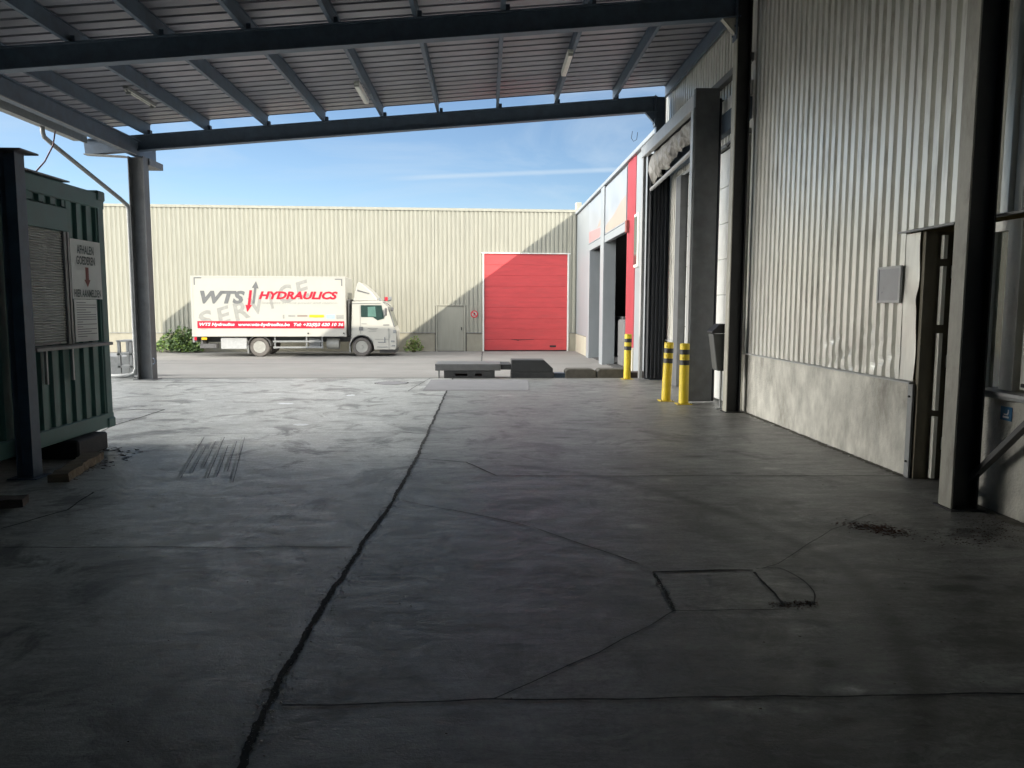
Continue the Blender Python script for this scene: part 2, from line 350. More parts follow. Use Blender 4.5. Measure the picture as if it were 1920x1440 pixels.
    at = me.color_attributes.new('wear_and_light', 'FLOAT_COLOR', 'POINT')
    at.data.foreach_set('color', np.stack([t/4, g, np.clip((x+1)/5, 0, 1), np.ones_like(t)], 1).ravel().astype(np.float32))
    m = bpy.data.materials.new('concrete'); m.use_nodes = True; q = m.node_tree; b = q.nodes['Principled BSDF']
    a = N(q, 'ShaderNodeAttribute', attribute_name='wear_and_light'); se = N(q, 'ShaderNodeSeparateColor'); q.links.new(a.outputs[0], se.inputs[0])
    tcn = N(q, 'ShaderNodeTexCoord'); n1 = N(q, 'ShaderNodeTexNoise', i_Scale=38, i_Detail=6, i_Roughness=.7); q.links.new(tcn.outputs['Object'], n1.inputs[0])
    r1 = N(q, 'ShaderNodeMapRange'); r1.inputs[1].default_value = .25; r1.inputs[2].default_value = .75; r1.inputs[3].default_value = 2.5; r1.inputs[4].default_value = 5.5; q.links.new(n1.outputs[0], r1.inputs[0])
    mu = N(q, 'ShaderNodeMath', operation='MULTIPLY'); q.links.new(se.outputs[0], mu.inputs[0]); q.links.new(r1.outputs[0], mu.inputs[1])
    tint = N(q, 'ShaderNodeMix', data_type='RGBA'); tint.inputs[6].default_value = (.205, .212, .208, 1); tint.inputs[7].default_value = (.190, .187, .177, 1); q.links.new(se.outputs[2], tint.inputs[0])
    vs = N(q, 'ShaderNodeVectorMath', operation='SCALE'); q.links.new(tint.outputs[2], vs.inputs[0]); q.links.new(mu.outputs[0], vs.inputs['Scale']); q.links.new(vs.outputs[0], b.inputs['Base Color'])
    mpb = N(q, 'ShaderNodeMapping'); mpb.inputs['Scale'].default_value = (5, 15, 1); mpb.inputs['Rotation'].default_value = (0, 0, .25); q.links.new(tcn.outputs['Object'], mpb.inputs[0])
    nb = N(q, 'ShaderNodeTexNoise', i_Scale=1.6, i_Detail=6, i_Roughness=.7, i_Distortion=.5); q.links.new(mpb.outputs[0], nb.inputs[0])
    rb = N(q, 'ShaderNodeMapRange'); rb.inputs[1].default_value = .3; rb.inputs[2].default_value = .72; rb.inputs[3].default_value = .72; rb.inputs[4].default_value = 1.35; q.links.new(nb.outputs[0], rb.inputs[0])
    mu2 = N(q, 'ShaderNodeMath', operation='MULTIPLY'); q.links.new(mu.outputs[0], mu2.inputs[0]); q.links.new(rb.outputs[0], mu2.inputs[1]); q.links.new(mu2.outputs[0], vs.inputs['Scale'])
    vo = N(q, 'ShaderNodeTexVoronoi', i_Scale=46, i_Randomness=1); q.links.new(tcn.outputs['Object'], vo.inputs[0])
    pk = N(q, 'ShaderNodeMapRange'); pk.inputs[1].default_value = .10; pk.inputs[2].default_value = .04; q.links.new(vo.outputs['Distance'], pk.inputs[0])
    sv = N(q, 'ShaderNodeSeparateColor'); q.links.new(vo.outputs['Color'], sv.inputs[0]); gt = N(q, 'ShaderNodeMath', operation='GREATER_THAN'); gt.inputs[1].default_value = .72; q.links.new(sv.outputs[0], gt.inputs[0])
    pm = N(q, 'ShaderNodeMath', operation='MULTIPLY'); q.links.new(pk.outputs[0], pm.inputs[0]); q.links.new(gt.outputs[0], pm.inputs[1])
    mpc = N(q, 'ShaderNodeMapping'); mpc.inputs['Scale'].default_value = (1, 2.2, 1); mpc.inputs['Rotation'].default_value = (0, 0, -.5); q.links.new(tcn.outputs['Object'], mpc.inputs[0])
    nw = N(q, 'ShaderNodeTexNoise', i_Scale=2.6, i_Detail=12, i_Roughness=.78, i_Distortion=1.2); q.links.new(mpc.outputs[0], nw.inputs[0])
    rw = N(q, 'ShaderNodeMapRange', interpolation_type='SMOOTHSTEP'); rw.inputs[1].default_value = .49; rw.inputs[2].default_value = .59; rw.inputs[4].default_value = 1; q.links.new(nw.outputs[0], rw.inputs[0])
    mw = N(q, 'ShaderNodeMath', operation='MULTIPLY'); q.links.new(rw.outputs[0], mw.inputs[0]); q.links.new(se.outputs[1], mw.inputs[1])
    pale = N(q, 'ShaderNodeMix', data_type='RGBA'); pale.inputs[7].default_value = (.56, .58, .55, 1); q.links.new(mw.outputs[0], pale.inputs[0]); q.links.new(vs.outputs[0], pale.inputs[6])
    nd = N(q, 'ShaderNodeTexNoise', i_Scale=1.3, i_Detail=10, i_Roughness=.7, i_Distortion=.8); q.links.new(tcn.outputs['Object'], nd.inputs[0])
    rd_ = N(q, 'ShaderNodeMapRange', interpolation_type='SMOOTHSTEP'); rd_.inputs[1].default_value = .50; rd_.inputs[2].default_value = .62; rd_.inputs[4].default_value = .7; q.links.new(nd.outputs[0], rd_.inputs[0])
    dk_ = N(q, 'ShaderNodeMix', data_type='RGBA'); dk_.inputs[7].default_value = (.075, .075, .072, 1); q.links.new(rd_.outputs[0], dk_.inputs[0]); q.links.new(pale.outputs[2], dk_.inputs[6])
    sp = N(q, 'ShaderNodeMix', data_type='RGBA'); q.links.new(pm.outputs[0], sp.inputs[0]); q.links.new(dk_.outputs[2], sp.inputs[6])
    sc2 = N(q, 'ShaderNodeMix', data_type='RGBA'); sc2.inputs[6].default_value = (.03, .03, .03, 1); sc2.inputs[7].default_value = (.42, .42, .40, 1); gg = N(q, 'ShaderNodeMath', operation='GREATER_THAN'); gg.inputs[1].default_value = .45; q.links.new(sv.outputs[1], gg.inputs[0]); q.links.new(gg.outputs[0], sc2.inputs[0]); q.links.new(sc2.outputs[2], sp.inputs[7]); q.links.new(sp.outputs[2], b.inputs['Base Color'])
    r2 = N(q, 'ShaderNodeMapRange'); r2.inputs[1].default_value = .38; r2.inputs[2].default_value = .62; r2.inputs[3].default_value = .31; r2.inputs[4].default_value = .56; q.links.new(nw.outputs[0], r2.inputs[0]); q.links.new(r2.outputs[0], b.inputs['Roughness'])
    n3 = N(q, 'ShaderNodeTexNoise', i_Scale=90, i_Detail=5, i_Roughness=.7); q.links.new(tcn.outputs['Object'], n3.inputs[0])
    hs = N(q, 'ShaderNodeMath', operation='ADD'); q.links.new(n3.outputs[0], hs.inputs[0]); q.links.new(nb.outputs[0], hs.inputs[1]); bp = N(q, 'ShaderNodeBump', i_Strength=.35, i_Distance=.008); q.links.new(hs.outputs[0], bp.inputs['Height']); q.links.new(bp.outputs[0], b.inputs['Normal'])
    me.materials.append(m); ob = bpy.data.objects.new('concrete_floor', me); COL.objects.link(ob); return structure(ob)
FLOOR = floor_sheet()
g = MB()
XS = [-600, -60, -9.2]
def gz(y): return 0. if y <= 17.85 else (-.4*(y-17.85)/7.15 if y < 25 else -.4)
ys = [17.85, 19, 21, 23, 25, 29, 40, 80, 900]
for a, b in zip(ys[:-1], ys[1:]):
    for c, d in zip([-600, -60, -9.2, 4.4, 30], [-60, -9.2, 4.4, 30, 600]): g.add([(c, a, gz(a)), (d, a, gz(a)), (d, b, gz(b)), (c, b, gz(b))], [(0, 1, 2, 3)])
g.add([(-600, -600, 0), (-9.2, -600, 0), (-9.2, 17.85, 0), (-600, 17.85, 0)], [(0, 1, 2, 3)])
g.add([(-9.2, -600, 0), (4.4, -600, 0), (4.4, -10, 0), (-9.2, -10, 0)], [(0, 1, 2, 3)])
g.add([(4.4, -600, 0), (600, -600, 0), (600, 17.85, 0), (4.4, 17.85, 0)], [(0, 1, 2, 3)])
YARD = structure(g.build('yard_ground', 'ground'))

def ribbon(name, pts, w, m='joint', z=.004, rag=.5, step=.03, parent=FLOOR, seed=1, wob=.005):
    r = random.Random(seed); P = []
    for (ax, ay), (bx, by) in zip(pts[:-1], pts[1:]):
        n = max(1, int(math.hypot(bx-ax, by-ay)/step)); P += [(ax+(bx-ax)*k/n, ay+(by-ay)*k/n) for k in range(n)]
    P.append(pts[-1]); mb = MB(); vs = []; drift = 0; wl = w
    ph = [r.uniform(0, 6) for _ in range(4)]; P = [(a+wob*(math.sin(k*step*5+ph[0])+.6*math.sin(k*step*13+ph[1])), b+wob*(math.sin(k*step*6+ph[2])+.6*math.sin(k*step*15+ph[3]))) for k, (a, b) in enumerate(P)]
    for i, p in enumerate(P):
        a, b = P[max(0, i-1)], P[min(len(P)-1, i+1)]; dx, dy = b[0]-a[0], b[1]-a[1]; L = math.hypot(dx, dy) or 1; nx, ny = -dy/L, dx/L
        drift = drift*.8+r.uniform(-1, 1)*w*rag*.12; wl = .8*wl+.2*w*r.uniform(1-rag, 1+rag)
        for sgn in (-1, 1):
            o = drift+sgn*.5*wl+r.uniform(-1, 1)*w*rag*.2; vs.append((p[0]+nx*o, p[1]+ny*o, z))
    mb.add(vs, [(2*i, 2*i+1, 2*i+3, 2*i+2) for i in range(len(P)-1)])
    o = mb.build(name, m, parent); return o
ribbon('expansion_joint', JOINT[:-1], .032, rag=.75, seed=2, step=.016)
M['scuff_dark'] = mat('scuff_dark', (.17, .17, .17), .7)
M['scratch'] = mat('scratch', (.55, .57, .55), .8, 0, .3, 20)
for k in range(7):
    y0_, y1_ = 7.35+.25*(k % 3)-.2*(k > 3), 9.7-.3*((k*2) % 3); xo = -3.02+.085*k
    ribbon('scratch', [(xo-.267*(y_-7.52), y_) for y_ in np.linspace(y0_, y1_, 12)], .016, 'scratch', .0042, .9, .05, FLOOR, 60+k, .001)
    ribbon('scratch', [(xo+.03-.267*(y_-7.52), y_) for y_ in np.linspace(y0_, y1_, 12)], .007, 'scuff_dark', .0043, .9, .05, FLOOR, 80+k, .001)
def thin(pts, w, sd, rag=.6, nm='crack', z=.004): return ribbon(nm, pts, w, rag=rag, seed=sd, z=z)
thin([(-.75, 8.27), (-.2, 8.05), (.1, 7.38), (1.4, 7.34), (3.64, 7.3), (4.1, 7.28)], .018, 3, z=.0052)
thin([(-.72, 6.42), (-.1, 6.0), (.36, 5.6), (.99, 4.78)], .009, 4)
thin([(-7, 5.3), (-3.33, 5.22), (-.92, 5.16)], .011, 5, .4)
thin([(-.84, 3.05), (.03, 3.07), (1.66, 3.06), (3.9, 3.05)], .011, 6)
thin([(.03, 3.085), (.55, 3.5), (1.02, 3.99)], .007, 7)
thin([(-3.61, 5.67), (-3.4, 6.2), (-3.5, 6.8)], .016, 8)
thin([(-9, 12.4), (-5.16, 12.38)], .03, 9, .3); thin([(-5.17, 10.71), (-5.16, 12.36)], .022, 10, .3); thin([(-4.9, 9.0), (-5.17, 10.70)], .012, 11, .3)
thin([(-7.5, 16.79), (-5.0, 16.77)], .05, 12, .3)
thin([(-1.54, 15.12), (-.79, 15.12)], .022, 13, .3); thin([(-1.54, 15.14), (-1.3, 17.8)], .015, 14, .3)
thin([(-3.6, 10.0), (-.76, 10.0)], .016, 15, .3)
thin([(1.75, 4.65), (1.9, 4.75), (2.6, 5.5), (3.1, 5.9)], .006, 16)
thin([(1.05, 4.61), (1.35, 4.62), (1.69, 4.63)], .02, 17, .7, 'cover_gap'); thin([(1.05, 4.59), (1.04, 4.02)], .018, 18, .9, 'cover_gap')
thin([(1.03, 4.0), (1.64, 4.0)], .008, 19, .8, 'cover_gap'); thin([(1.69, 4.60), (1.66, 4.04)], .016, 20, .9, 'cover_gap')
thin(smooth_curve([(1.72, 4.66), (1.86, 4.66), (1.93, 4.5), (1.92, 4.25), (1.84, 4.08)]), .007, 21, .8)
ribbon('threshold_drain', [(-9, 17.85), (-1.25, 17.85)], .05, 'joint', .0045, .3, .1, FLOOR, 22)
ribbon('threshold_drain', [(3.4, 17.84), (4.1, 17.84)], .05, 'joint', .0045, .3, .1, FLOOR, 23)
ribbon('slab_edge', [(-40, 27.9), (3.9, 27.9)], .06, 'joint', -.396, .3, .3, YARD, 24)
ribbon('slab_edge', [(-.15, 28), (-.15, 35.6)], .05, 'joint', -.396, .3, .3, YARD, 25)
M['dirt'] = mat('dirt', (.10, .095, .08), .95, 0, .4, 12, .5, (.25, .24, .21), 9)
ribbon('dirt_edge', [(4.12, 12.0), (4.12, 9.5), (4.13, 7.25)], .075, 'dirt', .005, 1.0, .03, FLOOR, 44, .01)
ribbon('dirt_edge', [(4.13, 6.2), (4.13, 2.5)], .09, 'dirt', .005, 1.0, .03, FLOOR, 45, .012)
g = MB(); g.add([(-1.25, 15.16, .005), (.88, 15.12, .005), (.98, 17.5, .005), (-1.25, 17.5, .005)], [(0, 1, 2, 3)])
M['patch'] = mat('patch', (.23, .23, .24), .7, 0, .12, 3, .2, (.15, .15, .15), 2, .2, 60)
g.build('concrete_patch', 'patch', FLOOR)
mb = MB(); mb.lathe([(0, .0), (.33, .0), (.33, .006), (0, .006)], (-2.05, 16.7, 0), 2); o = mb.build('manhole_cover', 'patch', FLOOR)
ribbon('manhole_ring', [(-2.05+.36*math.cos(a*.2618), 16.7+.36*math.sin(a*.2618)) for a in range(25)], .035, 'joint', .0048, .4, .03, FLOOR, 26)
def blot(name, cx, cy, w, h, m, sd, z=.005):
    r = random.Random(sd); n = 22
    vs = [(cx+w*math.cos(2*math.pi*k/n)*r.uniform(.75, 1.1), cy+h*math.sin(2*math.pi*k/n)*r.uniform(.7, 1.1), z) for k in range(n)]
    return MB().add(vs, [tuple(range(n))]).build(name, m, FLOOR)
blot('paint_spot', -3.42, 13.1, .15, .12, 'paint_white', 1); blot('paint_spot', -2.6, 10.72, .12, .10, 'paint_white', 2); blot('paint_spot', -2.53, 14.35, .085, .13, 'paint_white', 3)
# crumbs of broken concrete along the joint and the cover
def crumbs(name, pts, n, spread, smin, smax, m, label, cat, sd):
    r = random.Random(sd); mb = MB()
    for k in range(n):
        i = r.randrange(len(pts)-1); t = r.random(); x = pts[i][0]+(pts[i+1][0]-pts[i][0])*t+r.gauss(0, spread); y = pts[i][1]+(pts[i+1][1]-pts[i][1])*t+r.gauss(0, spread)
        s_ = r.uniform(smin, smax); c = [(x+s_*r.uniform(-1, 1), y+s_*r.uniform(-1, 1), .004+abs(s_*r.uniform(.0, .22))) for _ in range(4)]
        c[0] = (x-s_, y, .002); c[1] = (x+s_*.8, y-s_*.5, .002); c[2] = (x, y+s_, .002)
        mb.add(c, [(0, 1, 2), (0, 1, 3), (1, 2, 3), (2, 0, 3)])
    o = mb.build(name, m); o['kind'] = 'stuff'; return tag(o, label, cat)
crumbs('concrete_crumbs', [(-.76, 8.27), (-.79, 6.42), (-.86, 5.24), (-.92, 3.35), (-.88, 2.7)], 760, .034, .002, .009, 'crumb', 'fine pale concrete crumbs scattered along the long dark floor joint', 'crumbs', 1)
crumbs('stone_chips', [(1.05, 4.59), (1.03, 4.0)], 110, .012, .003, .013, 'crumb', 'pale stone chips packed in the left gap of the square floor cover', 'crumbs', 2)
crumbs('leaf_litter', [(2.8, 5.62), (2.95, 5.5), (3.05, 5.42)], 520, .07, .003, .014, 'litter', 'reddish brown heap of dry leaf litter on the floor before the nearest column', 'leaf litter', 3)
crumbs('leaf_scraps', [(1.6, 4.06), (1.86, 4.08)], 260, .022, .002, .008, 'litter', 'dark leaf scraps caught at the right corner of the square floor cover', 'leaf litter', 4)
crumbs('leaf_dust', [(3.3, 5.2), (3.75, 5.3), (3.95, 5.85)], 420, .11, .0015, .009, 'litter', 'loose leaf crumbs strewn around the foot of the nearest column', 'leaf litter', 5)
crumbs('mortar_debris', [(4.08, 11.6), (4.12, 9), (4.16, 7.4)], 500, .03, .004, .02, 'crumb', 'mortar debris fallen along the foot of the concrete plinth', 'debris', 6)
crumbs('floor_grit', [(-3.5, 2.8), (3.5, 2.8), (3.2, 6.5), (-3, 6.5), (2, 4)], 260, .8, .002, .008, 'litter', 'tiny dark grit scattered over the near concrete floor', 'grit', 7)

# ------------------------------------------------------------------ canopy
cn = thing('canopy', 'dark steel loading canopy with ribbed metal roof on grey columns beside the corrugated wall', 'canopy', (3.9, 12, 0))
SL = .0844; zt = lambda x: 6.06+SL*x
ux = Vector((1, 0, SL)).normalized(); uz = Vector((-SL, 0, 1)).normalized()
def roof_beam(y, x0, x1):
    return MB().ibeam((x0, y, zt(x0)-.167), (x1, y, zt(x1)-.167), (0, 1, 0), uz, .334, .17).build('main_beam', 'steel_dark', cn)
for y, x0 in ((17.6, -8.85), (12.0, -8.3), (6.1, -8.3), (.2, -8.3), (-5.7, -8.3)): roof_beam(y, x0, 3.86)
for k, x in enumerate([-8.45, -7.48, -6.17, -4.87, -3.59, -2.3, -1.05, .27, 1.57, 2.89, 4.09]):
    z0 = zt(x)+.002
    # Z-shaped purlin, open side to the left
    poly = [(-.03, 0), (.03, 0), (.03, .012), (-.018, .012), (-.018, .188), (-.03, .188)] if k % 1 else [(-.032, 0), (.032, 0), (.032, .01), (.006, .01), (.006, .25), (.032, .25), (.032, .26), (-.032, .26), (-.032, .25), (-.006, .25), (-.006, .01), (-.032, .01)]
    MB().sweep(poly, (x, -10, z0), (x, 17.78, z0), (1, 0, 0), (0, 0, 1)).build('purlin', 'steel_dark', cn)
dk = MB(); L = 12.80
dk.ribbed((-8.60, -10, zt(-8.60)+.285), (0, 1, 0), (0, 0, 1), 27.84, 0, L, .305, .06, .05, .01, 1, None, ux)
dk.build('roof_deck', 'deck', cn)
MB().add([(-8.6, -10, zt(-8.6)+.35), (4.15, -10, zt(4.15)+.35), (4.15, 17.84, zt(4.15)+.35), (-8.6, 17.84, zt(-8.6)+.35), (-8.6, -10, zt(-8.6)+.39), (4.15, -10, zt(4.15)+.39), (4.15, 17.84, zt(4.15)+.39), (-8.6, 17.84, zt(-8.6)+.39)],
         [(0, 3, 2, 1), (4, 5, 6, 7), (0, 1, 5, 4), (1, 2, 6, 5), (2, 3, 7, 6), (3, 0, 4, 7)]).build('roof_sheet', 'galv_dull', cn)
MB().ibeam((-7.68, -10, 5.12), (-7.68, 18.5, 5.12), (1, 0, 0), (0, 0, 1), .34, .17).build('eaves_beam', 'steel_dark', cn)
# columns: flanges face the yard and the wall, web between them
for y in (17.6, 12.0, 6.1, .2, -5.7):
    c = MB(); c.ibeam((3.945, y, .012), (3.945, y, zt(3.9)-.005), (0, 1, 0), (1, 0, 0), .21, .17, .012, .016)
    c.box(3.80, 4.09, y-.13, y+.13, 0, .012); col = c.build('column', 'steel_dark' if y > 17 else 'column_shade', cn)
    if y < 17: MB().cbox(3.822, 3.838, y-.088, y+.088, .013, 5.9, .003).build('lit_flange', 'column', cn)  # added plate, its pale colour stands for the lit flange
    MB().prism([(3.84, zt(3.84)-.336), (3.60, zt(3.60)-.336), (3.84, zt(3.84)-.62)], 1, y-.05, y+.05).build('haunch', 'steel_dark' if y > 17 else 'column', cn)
    d = MB(); d.ibeam((-7.70, y, .015), (-7.70, y, 4.948), (0, 1, 0), (1, 0, 0), .34, .26, .014, .02); d.box(-7.94, -7.46, y-.2, y+.2, 0, .015); d.build('column', 'steel_grey', cn)
MB().prism([(-7.94, 4.94), (-8.83, 4.98), (-8.83, 5.0), (-7.94, 4.96)], 1, 17.5, 17.7).build('gusset_plate', 'galv_dull', cn)
MB().box(-7.86, -7.50, 17.72, 18.45, 4.80, 4.945).build('bracket', 'steel_grey', cn)
g = MB(); g.sweep([(-.12, .14), (-.10, 0), (.10, 0), (.12, .14), (.11, .14), (.09, .012), (-.09, .012), (-.11, .14)], (-8.77, -10, 5.2), (-8.77, 17.2, 5.2), (1, 0, 0), (0, 0, 1)); g.build('gutter', 'galv_dull', cn)
MB().box(-8.645, -8.61, -10, 17.25, 5.16, 5.66).build('fascia', 'galv_dull', cn)
dpn = smooth_curve([(-8.93, 15.7), (-8.93, 15.7)], 1)
MB().tube([(-8.77, 15.85, 5.21), (-8.77, 15.85, 5.10), (-8.76, 15.88, 5.0), (-8.68, 16.05, 4.88), (-8.06, 17.45, 4.02), (-7.98, 17.6, 3.90), (-7.96, 17.62, 3.8), (-7.96, 17.62, .25), (-8.0, 17.62, .14), (-8.1, 17.6, .09), (-8.6, 17.55, .07)], .045).build('downpipe', 'galv_dull', cn)
MB().tube([(-7.5, 17.45, .50), (-7.46, 17.44, .48), (-7.44, 17.44, .43), (-7.46, 17.44, .38), (-7.5, 17.45, .36)], .012).build('tie_ring', 'steel_dark', cn)
cab = tag(MB().tube([(-8.55, 15.9, 5.12), (-8.50, 15.7, 4.8), (-8.4, 15.2, 4.4), (-8.1, 14.2, 3.95), (-7.4, 12.5, 3.5), (-6.7, 11.0, 3.2), (-5.9, 9.1, 2.99)], .014, 8).build('cable', 'cable'), 'thin reddish cable hanging from the gutter down to the green container roof', 'cable')
for y in (17.6, 12.0, 6.1):
    e_ = MB(); e_.cbox(3.805, 3.822, y-.10, y+.10, 5.72, 6.40, .002)
    for z in (5.80, 5.92, 6.20, 6.32):
        for a in (-.06, .06): e_.cyl((3.785, y+a, z), (3.806, y+a, z), .014, n=6)
    e_.build('end_plate', 'steel_dark', cn)
for k, x in enumerate([-7.48, -6.17, -4.87, -3.59, -2.3, -1.05, .27, 1.57, 2.89]):
    for y in (12.0, 17.6): MB().box(x+.034, x+.10, y-.05, y+.05, zt(x)+.008, zt(x)+.10).build('purlin_cleat', 'steel_dark', cn)
MB().tube([(-7.56, 6, 4.93), (-7.56, 10, 4.925), (-7.56, 14, 4.93), (-7.56, 17.2, 4.925)], .012, 8).build('conduit', 'galv_dull', cn)
# fluorescent battens
def batten(x, y, z, tube_only, label):
    t = thing('strip_light', label, 'light', (x, y, z), 0, 'strip lights under the canopy roof')
    MB().cbox(x-.05, x+.05, y-.62, y+.62, z+.03, z+.09, .01).build('housing', 'galv_dull' if tube_only else 'lamp_white', t)
    if tube_only:
        for s_ in (-.03, .03): MB().cyl((x+s_, y-.58, z+.01), (x+s_, y+.58, z+.01), .013).build('tube', 'lamp_white', t)
    else:
        MB().prism([(x-.05, z+.03), (x-.042, z-.02), (x+.042, z-.02), (x+.05, z+.03)], 1, y-.6, y+.6).build('diffuser', 'lamp_white', t, bevel=.008)
    MB().box(x-.04, x+.04, y-.52, y-.48, z+.09, zt(x)+.02).build('bracket', 'galv_dull', t); MB().box(x-.04, x+.04, y+.48, y+.52, z+.09, zt(x)+.02).build('bracket', 'galv_dull', t)
batten(-2.40, 15.4, zt(-2.4)-.10, False, 'white strip light on the roof beam above the lorry, middle of three')
batten(1.50, 14.5, zt(1.5)-.10, False, 'white strip light nearest the dock shelter, right of three')
batten(-6.55, 15.2, zt(-6.5)+.06, True, 'grey bare twin tube strip light nearest the left column')

# ------------------------------------------------------------------ warehouse on the right
wh = thing('warehouse', 'warehouse wall of pale ribbed cladding over a stained concrete plinth along the right side', 'building', (4.2, 0, 0))
def dent(a_off):
    def f(a, z, d):
        y = a_off+a; k = max(0, 1-(z-.9)/.75)*math.exp(-((y-8.45)/.75)**2)
        q = math.sin(y*23+z*9)*math.cos(y*11-z*17+1.3)+.6*math.sin(z*31+y*7)
        q = q*abs(q)*.8; return -.030*max(0, k)*max(-.12, q)*(1 if d > .02 else .35)
    return f
def clad(y0, y1, z0, z1, rows=1, dn=False):
    MB().ribbed((4.2, y0, 0), (0, 1, 0), (-1, 0, 0), y1-y0, z0, z1, .1667, .088, .042, .012, rows, dent(y0) if dn else None).build('wall_cladding', 'clad_right', wh)
    MB().box(4.26, 4.32, y0, y1, z0, z1).build('wall_core', 'inside', wh)
clad(7.50, 12.1, .945, 2.40, 60, True); clad(7.5, 12.1, 2.40, 8.4); clad(6.2, 7.5, 2.42, 8.4); clad(12.1, 16.3, 4.42, 8.4); clad(16.3, 18.0, .945, 8.4); clad(3.2, 6.2, 2.42, 8.4); clad(-10, 3.2, .945, 8.4)
MB().cbox(4.16, 4.36, 7.23, 12.2, 0, .93, .008).build('plinth', 'plinth', wh)
MB().cbox(4.16, 4.36, 16.3, 18.0, 0, .93, .008).build('plinth', 'plinth', wh)
MB().cbox(4.16, 4.36, -10, 6.24, 0, .93, .008).build('plinth', 'plinth', wh)
for a, b in ((7.24, 12.1), (16.3, 18.0)): MB().prism([(4.11, .925), (4.11, .935), (4.2, .948), (4.2, .932)], 1, a, b).build('drip_flashing', 'galv', wh)
MB().prism([(4.08, .965), (4.08, .99), (4.36, 1.0), (4.36, .935), (4.10, .935)], 1, -1, 6.27).build('window_sill', 'galv', wh)
MB().box(4.135, 4.159, 7.21, 7.29, .0, .92).build('edge_angle', 'galv_dull', wh); MB().box(4.135, 4.159, 6.19, 6.262, 0, .93).build('edge_angle', 'galv_dull', wh)
MB().box(4.252, 4.275, 7.185, 7.227, .02, 2.36).build('frame_strip', 'galv_dull', wh)
for a_, b_ in ((.02, .62), (.68, 1.42), (1.50, 2.05), (2.12, 2.34)): MB().box(4.30, 4.335, 7.10, 7.15, a_, b_).build('frame_strip', 'frame_white', wh)
for y, z in ((7.25, .80), (7.25, .16), (6.22, .80), (6.22, .16)): MB().cyl((4.12, y, z), (4.136, y, z), .011, n=10).build('bolt', 'black', wh)
# bent jamb flashing next to the door
jm = MB(); vs = []
for r_ in range(41):
    z = .95+1.43*r_/40; b = .022*math.exp(-((z-1.75)/.09)**2)+.008*math.sin(z*9)
    vs += [(4.155-.3*b, 7.49, z), (4.150+b, 7.36, z), (4.152-b*.6, 7.235+b*.5, z)]
jm.add(vs, [(3*i+k, 3*i+k+1, 3*i+k+4, 3*i+k+3) for i in range(40) for k in (0, 1)], True); jm.build('jamb_flashing', 'clad_right', wh)
M['jamb'] = mat('jamb', (.14, .125, .085), .6, 0, .2, 3, .6, (.05, .04, .03), 2.5, .1, 30, (2, 2, .5))
MB().box(4.17, 4.62, 7.18, 7.228, 0, 2.38).build('door_jamb', 'jamb', wh)
MB().box(4.17, 4.62, 6.262, 6.30, 0, 2.38).build('door_jamb', 'jamb', wh)
MB().prism([(4.08, 2.385), (4.08, 2.402), (4.22, 2.43), (4.22, 2.40)], 1, 6.62, 7.52).build('drip_flashing', 'galv_dull', wh)
MB().prism([(4.08, 2.385), (4.08, 2.402), (4.22, 2.43), (4.22, 2.40)], 1, 3.2, 6.42).build('drip_flashing', 'galv_dull', wh)
# side door standing in the opening
dr = MB().cbox(4.44, 4.49, 6.32, 7.17, .02, 2.34, .006).build('side_door', 'galv_dull', wh)
for z in (.35, 1.15, 2.0): MB().cyl((4.43, 7.16, z-.06), (4.43, 7.16, z+.06), .014).build('hinge', 'galv', dr)
MB().box(4.425, 4.438, 7.10, 7.13, .02, 2.34).build('door_seal', 'frame_white', dr)
# window strip with white frames, office behind
wn = MB(); wn.box(4.19, 4.26, 5.90, 6.06, 1.0, 2.36); wn.box(4.19, 4.26, 6.06, 6.26, 2.28, 2.36); wn.box(4.19, 4.26, 6.23, 6.26, 1.0, 2.28); wn.box(4.19, 4.26, 3.2, 5.84, 2.28, 2.36)
wi = wn.build('window', 'frame_white', wh)
sf = MB(); sf.box(4.20, 4.25, 5.74, 5.83, 1.02, 2.27); sf.box(4.20, 4.25, 4.9, 5.74, 1.02, 1.09); sf.box(4.20, 4.25, 4.9, 5.74, 2.2, 2.27); sf.box(4.2, 4.25, 4.83, 4.9, 1.02, 2.27); sf.build('sliding_sash', 'frame_white', wi, bevel=.004)
MB().box(4.222, 4.228, 4.9, 5.74, 1.09, 2.2).build('pane', 'glass', wi); MB().box(4.222, 4.228, 6.06, 6.23, 1.0, 2.28).build('pane', 'glass', wi)
MB().cbox(4.185, 4.2, 5.76, 5.80, 1.04, 1.07, .003).build('catch', 'black', wi)
MB().box(4.29, 4.30, 4.88, 5.76, 1.05, 2.24).build('lit_pane_sheet', 'lit_pane_sheet', wi)  # pale sheet added behind the glass, stands for the bright pane
MB().box(4.19, 4.3, 3.2, 4.83, 1.0, 2.28).build('panel', 'frame_white', wi)
rm = MB(); rm.box(7.0, 7.05, 2.5, 9, 0, 2.9); rm.box(4.63, 7.05, 2.45, 2.5, 0, 2.9); rm.box(4.63, 7.05, 9, 9.05, 0, 2.9); rm.box(4.4, 7.05, 2.45, 9.05, 2.9, 2.95); rm.box(4.63, 7.0, 2.5, 9, .0, .02)
rm.build('office_room', 'office', wh)
MB().box(5.9, 5.95, 6.9, 7.9, 1.0, 1.02).build('office_shelf', 'inside', wh)
of = MB(); of.box(5.4, 5.44, 6.5, 7.6, 2.05, 2.20); of.build('office_light', 'glow_warm', wh)
of = MB(); of.box(6.2, 6.24, 7.2, 8.0, .9, 1.5); of.build('office_monitor', 'inside', wh)
bk = MB(); bk.box(4.32, 16, -10.1, -10, 0, 8.4); bk.box(4.32, 16, 17.9, 18.0, 0, 8.4); bk.box(15.9, 16, -10, 17.9, 0, 8.4); bk.box(4.15, 16, -10.1, 18.0, 8.4, 8.5); bk.build('rear_walls', 'galv_dull', wh)
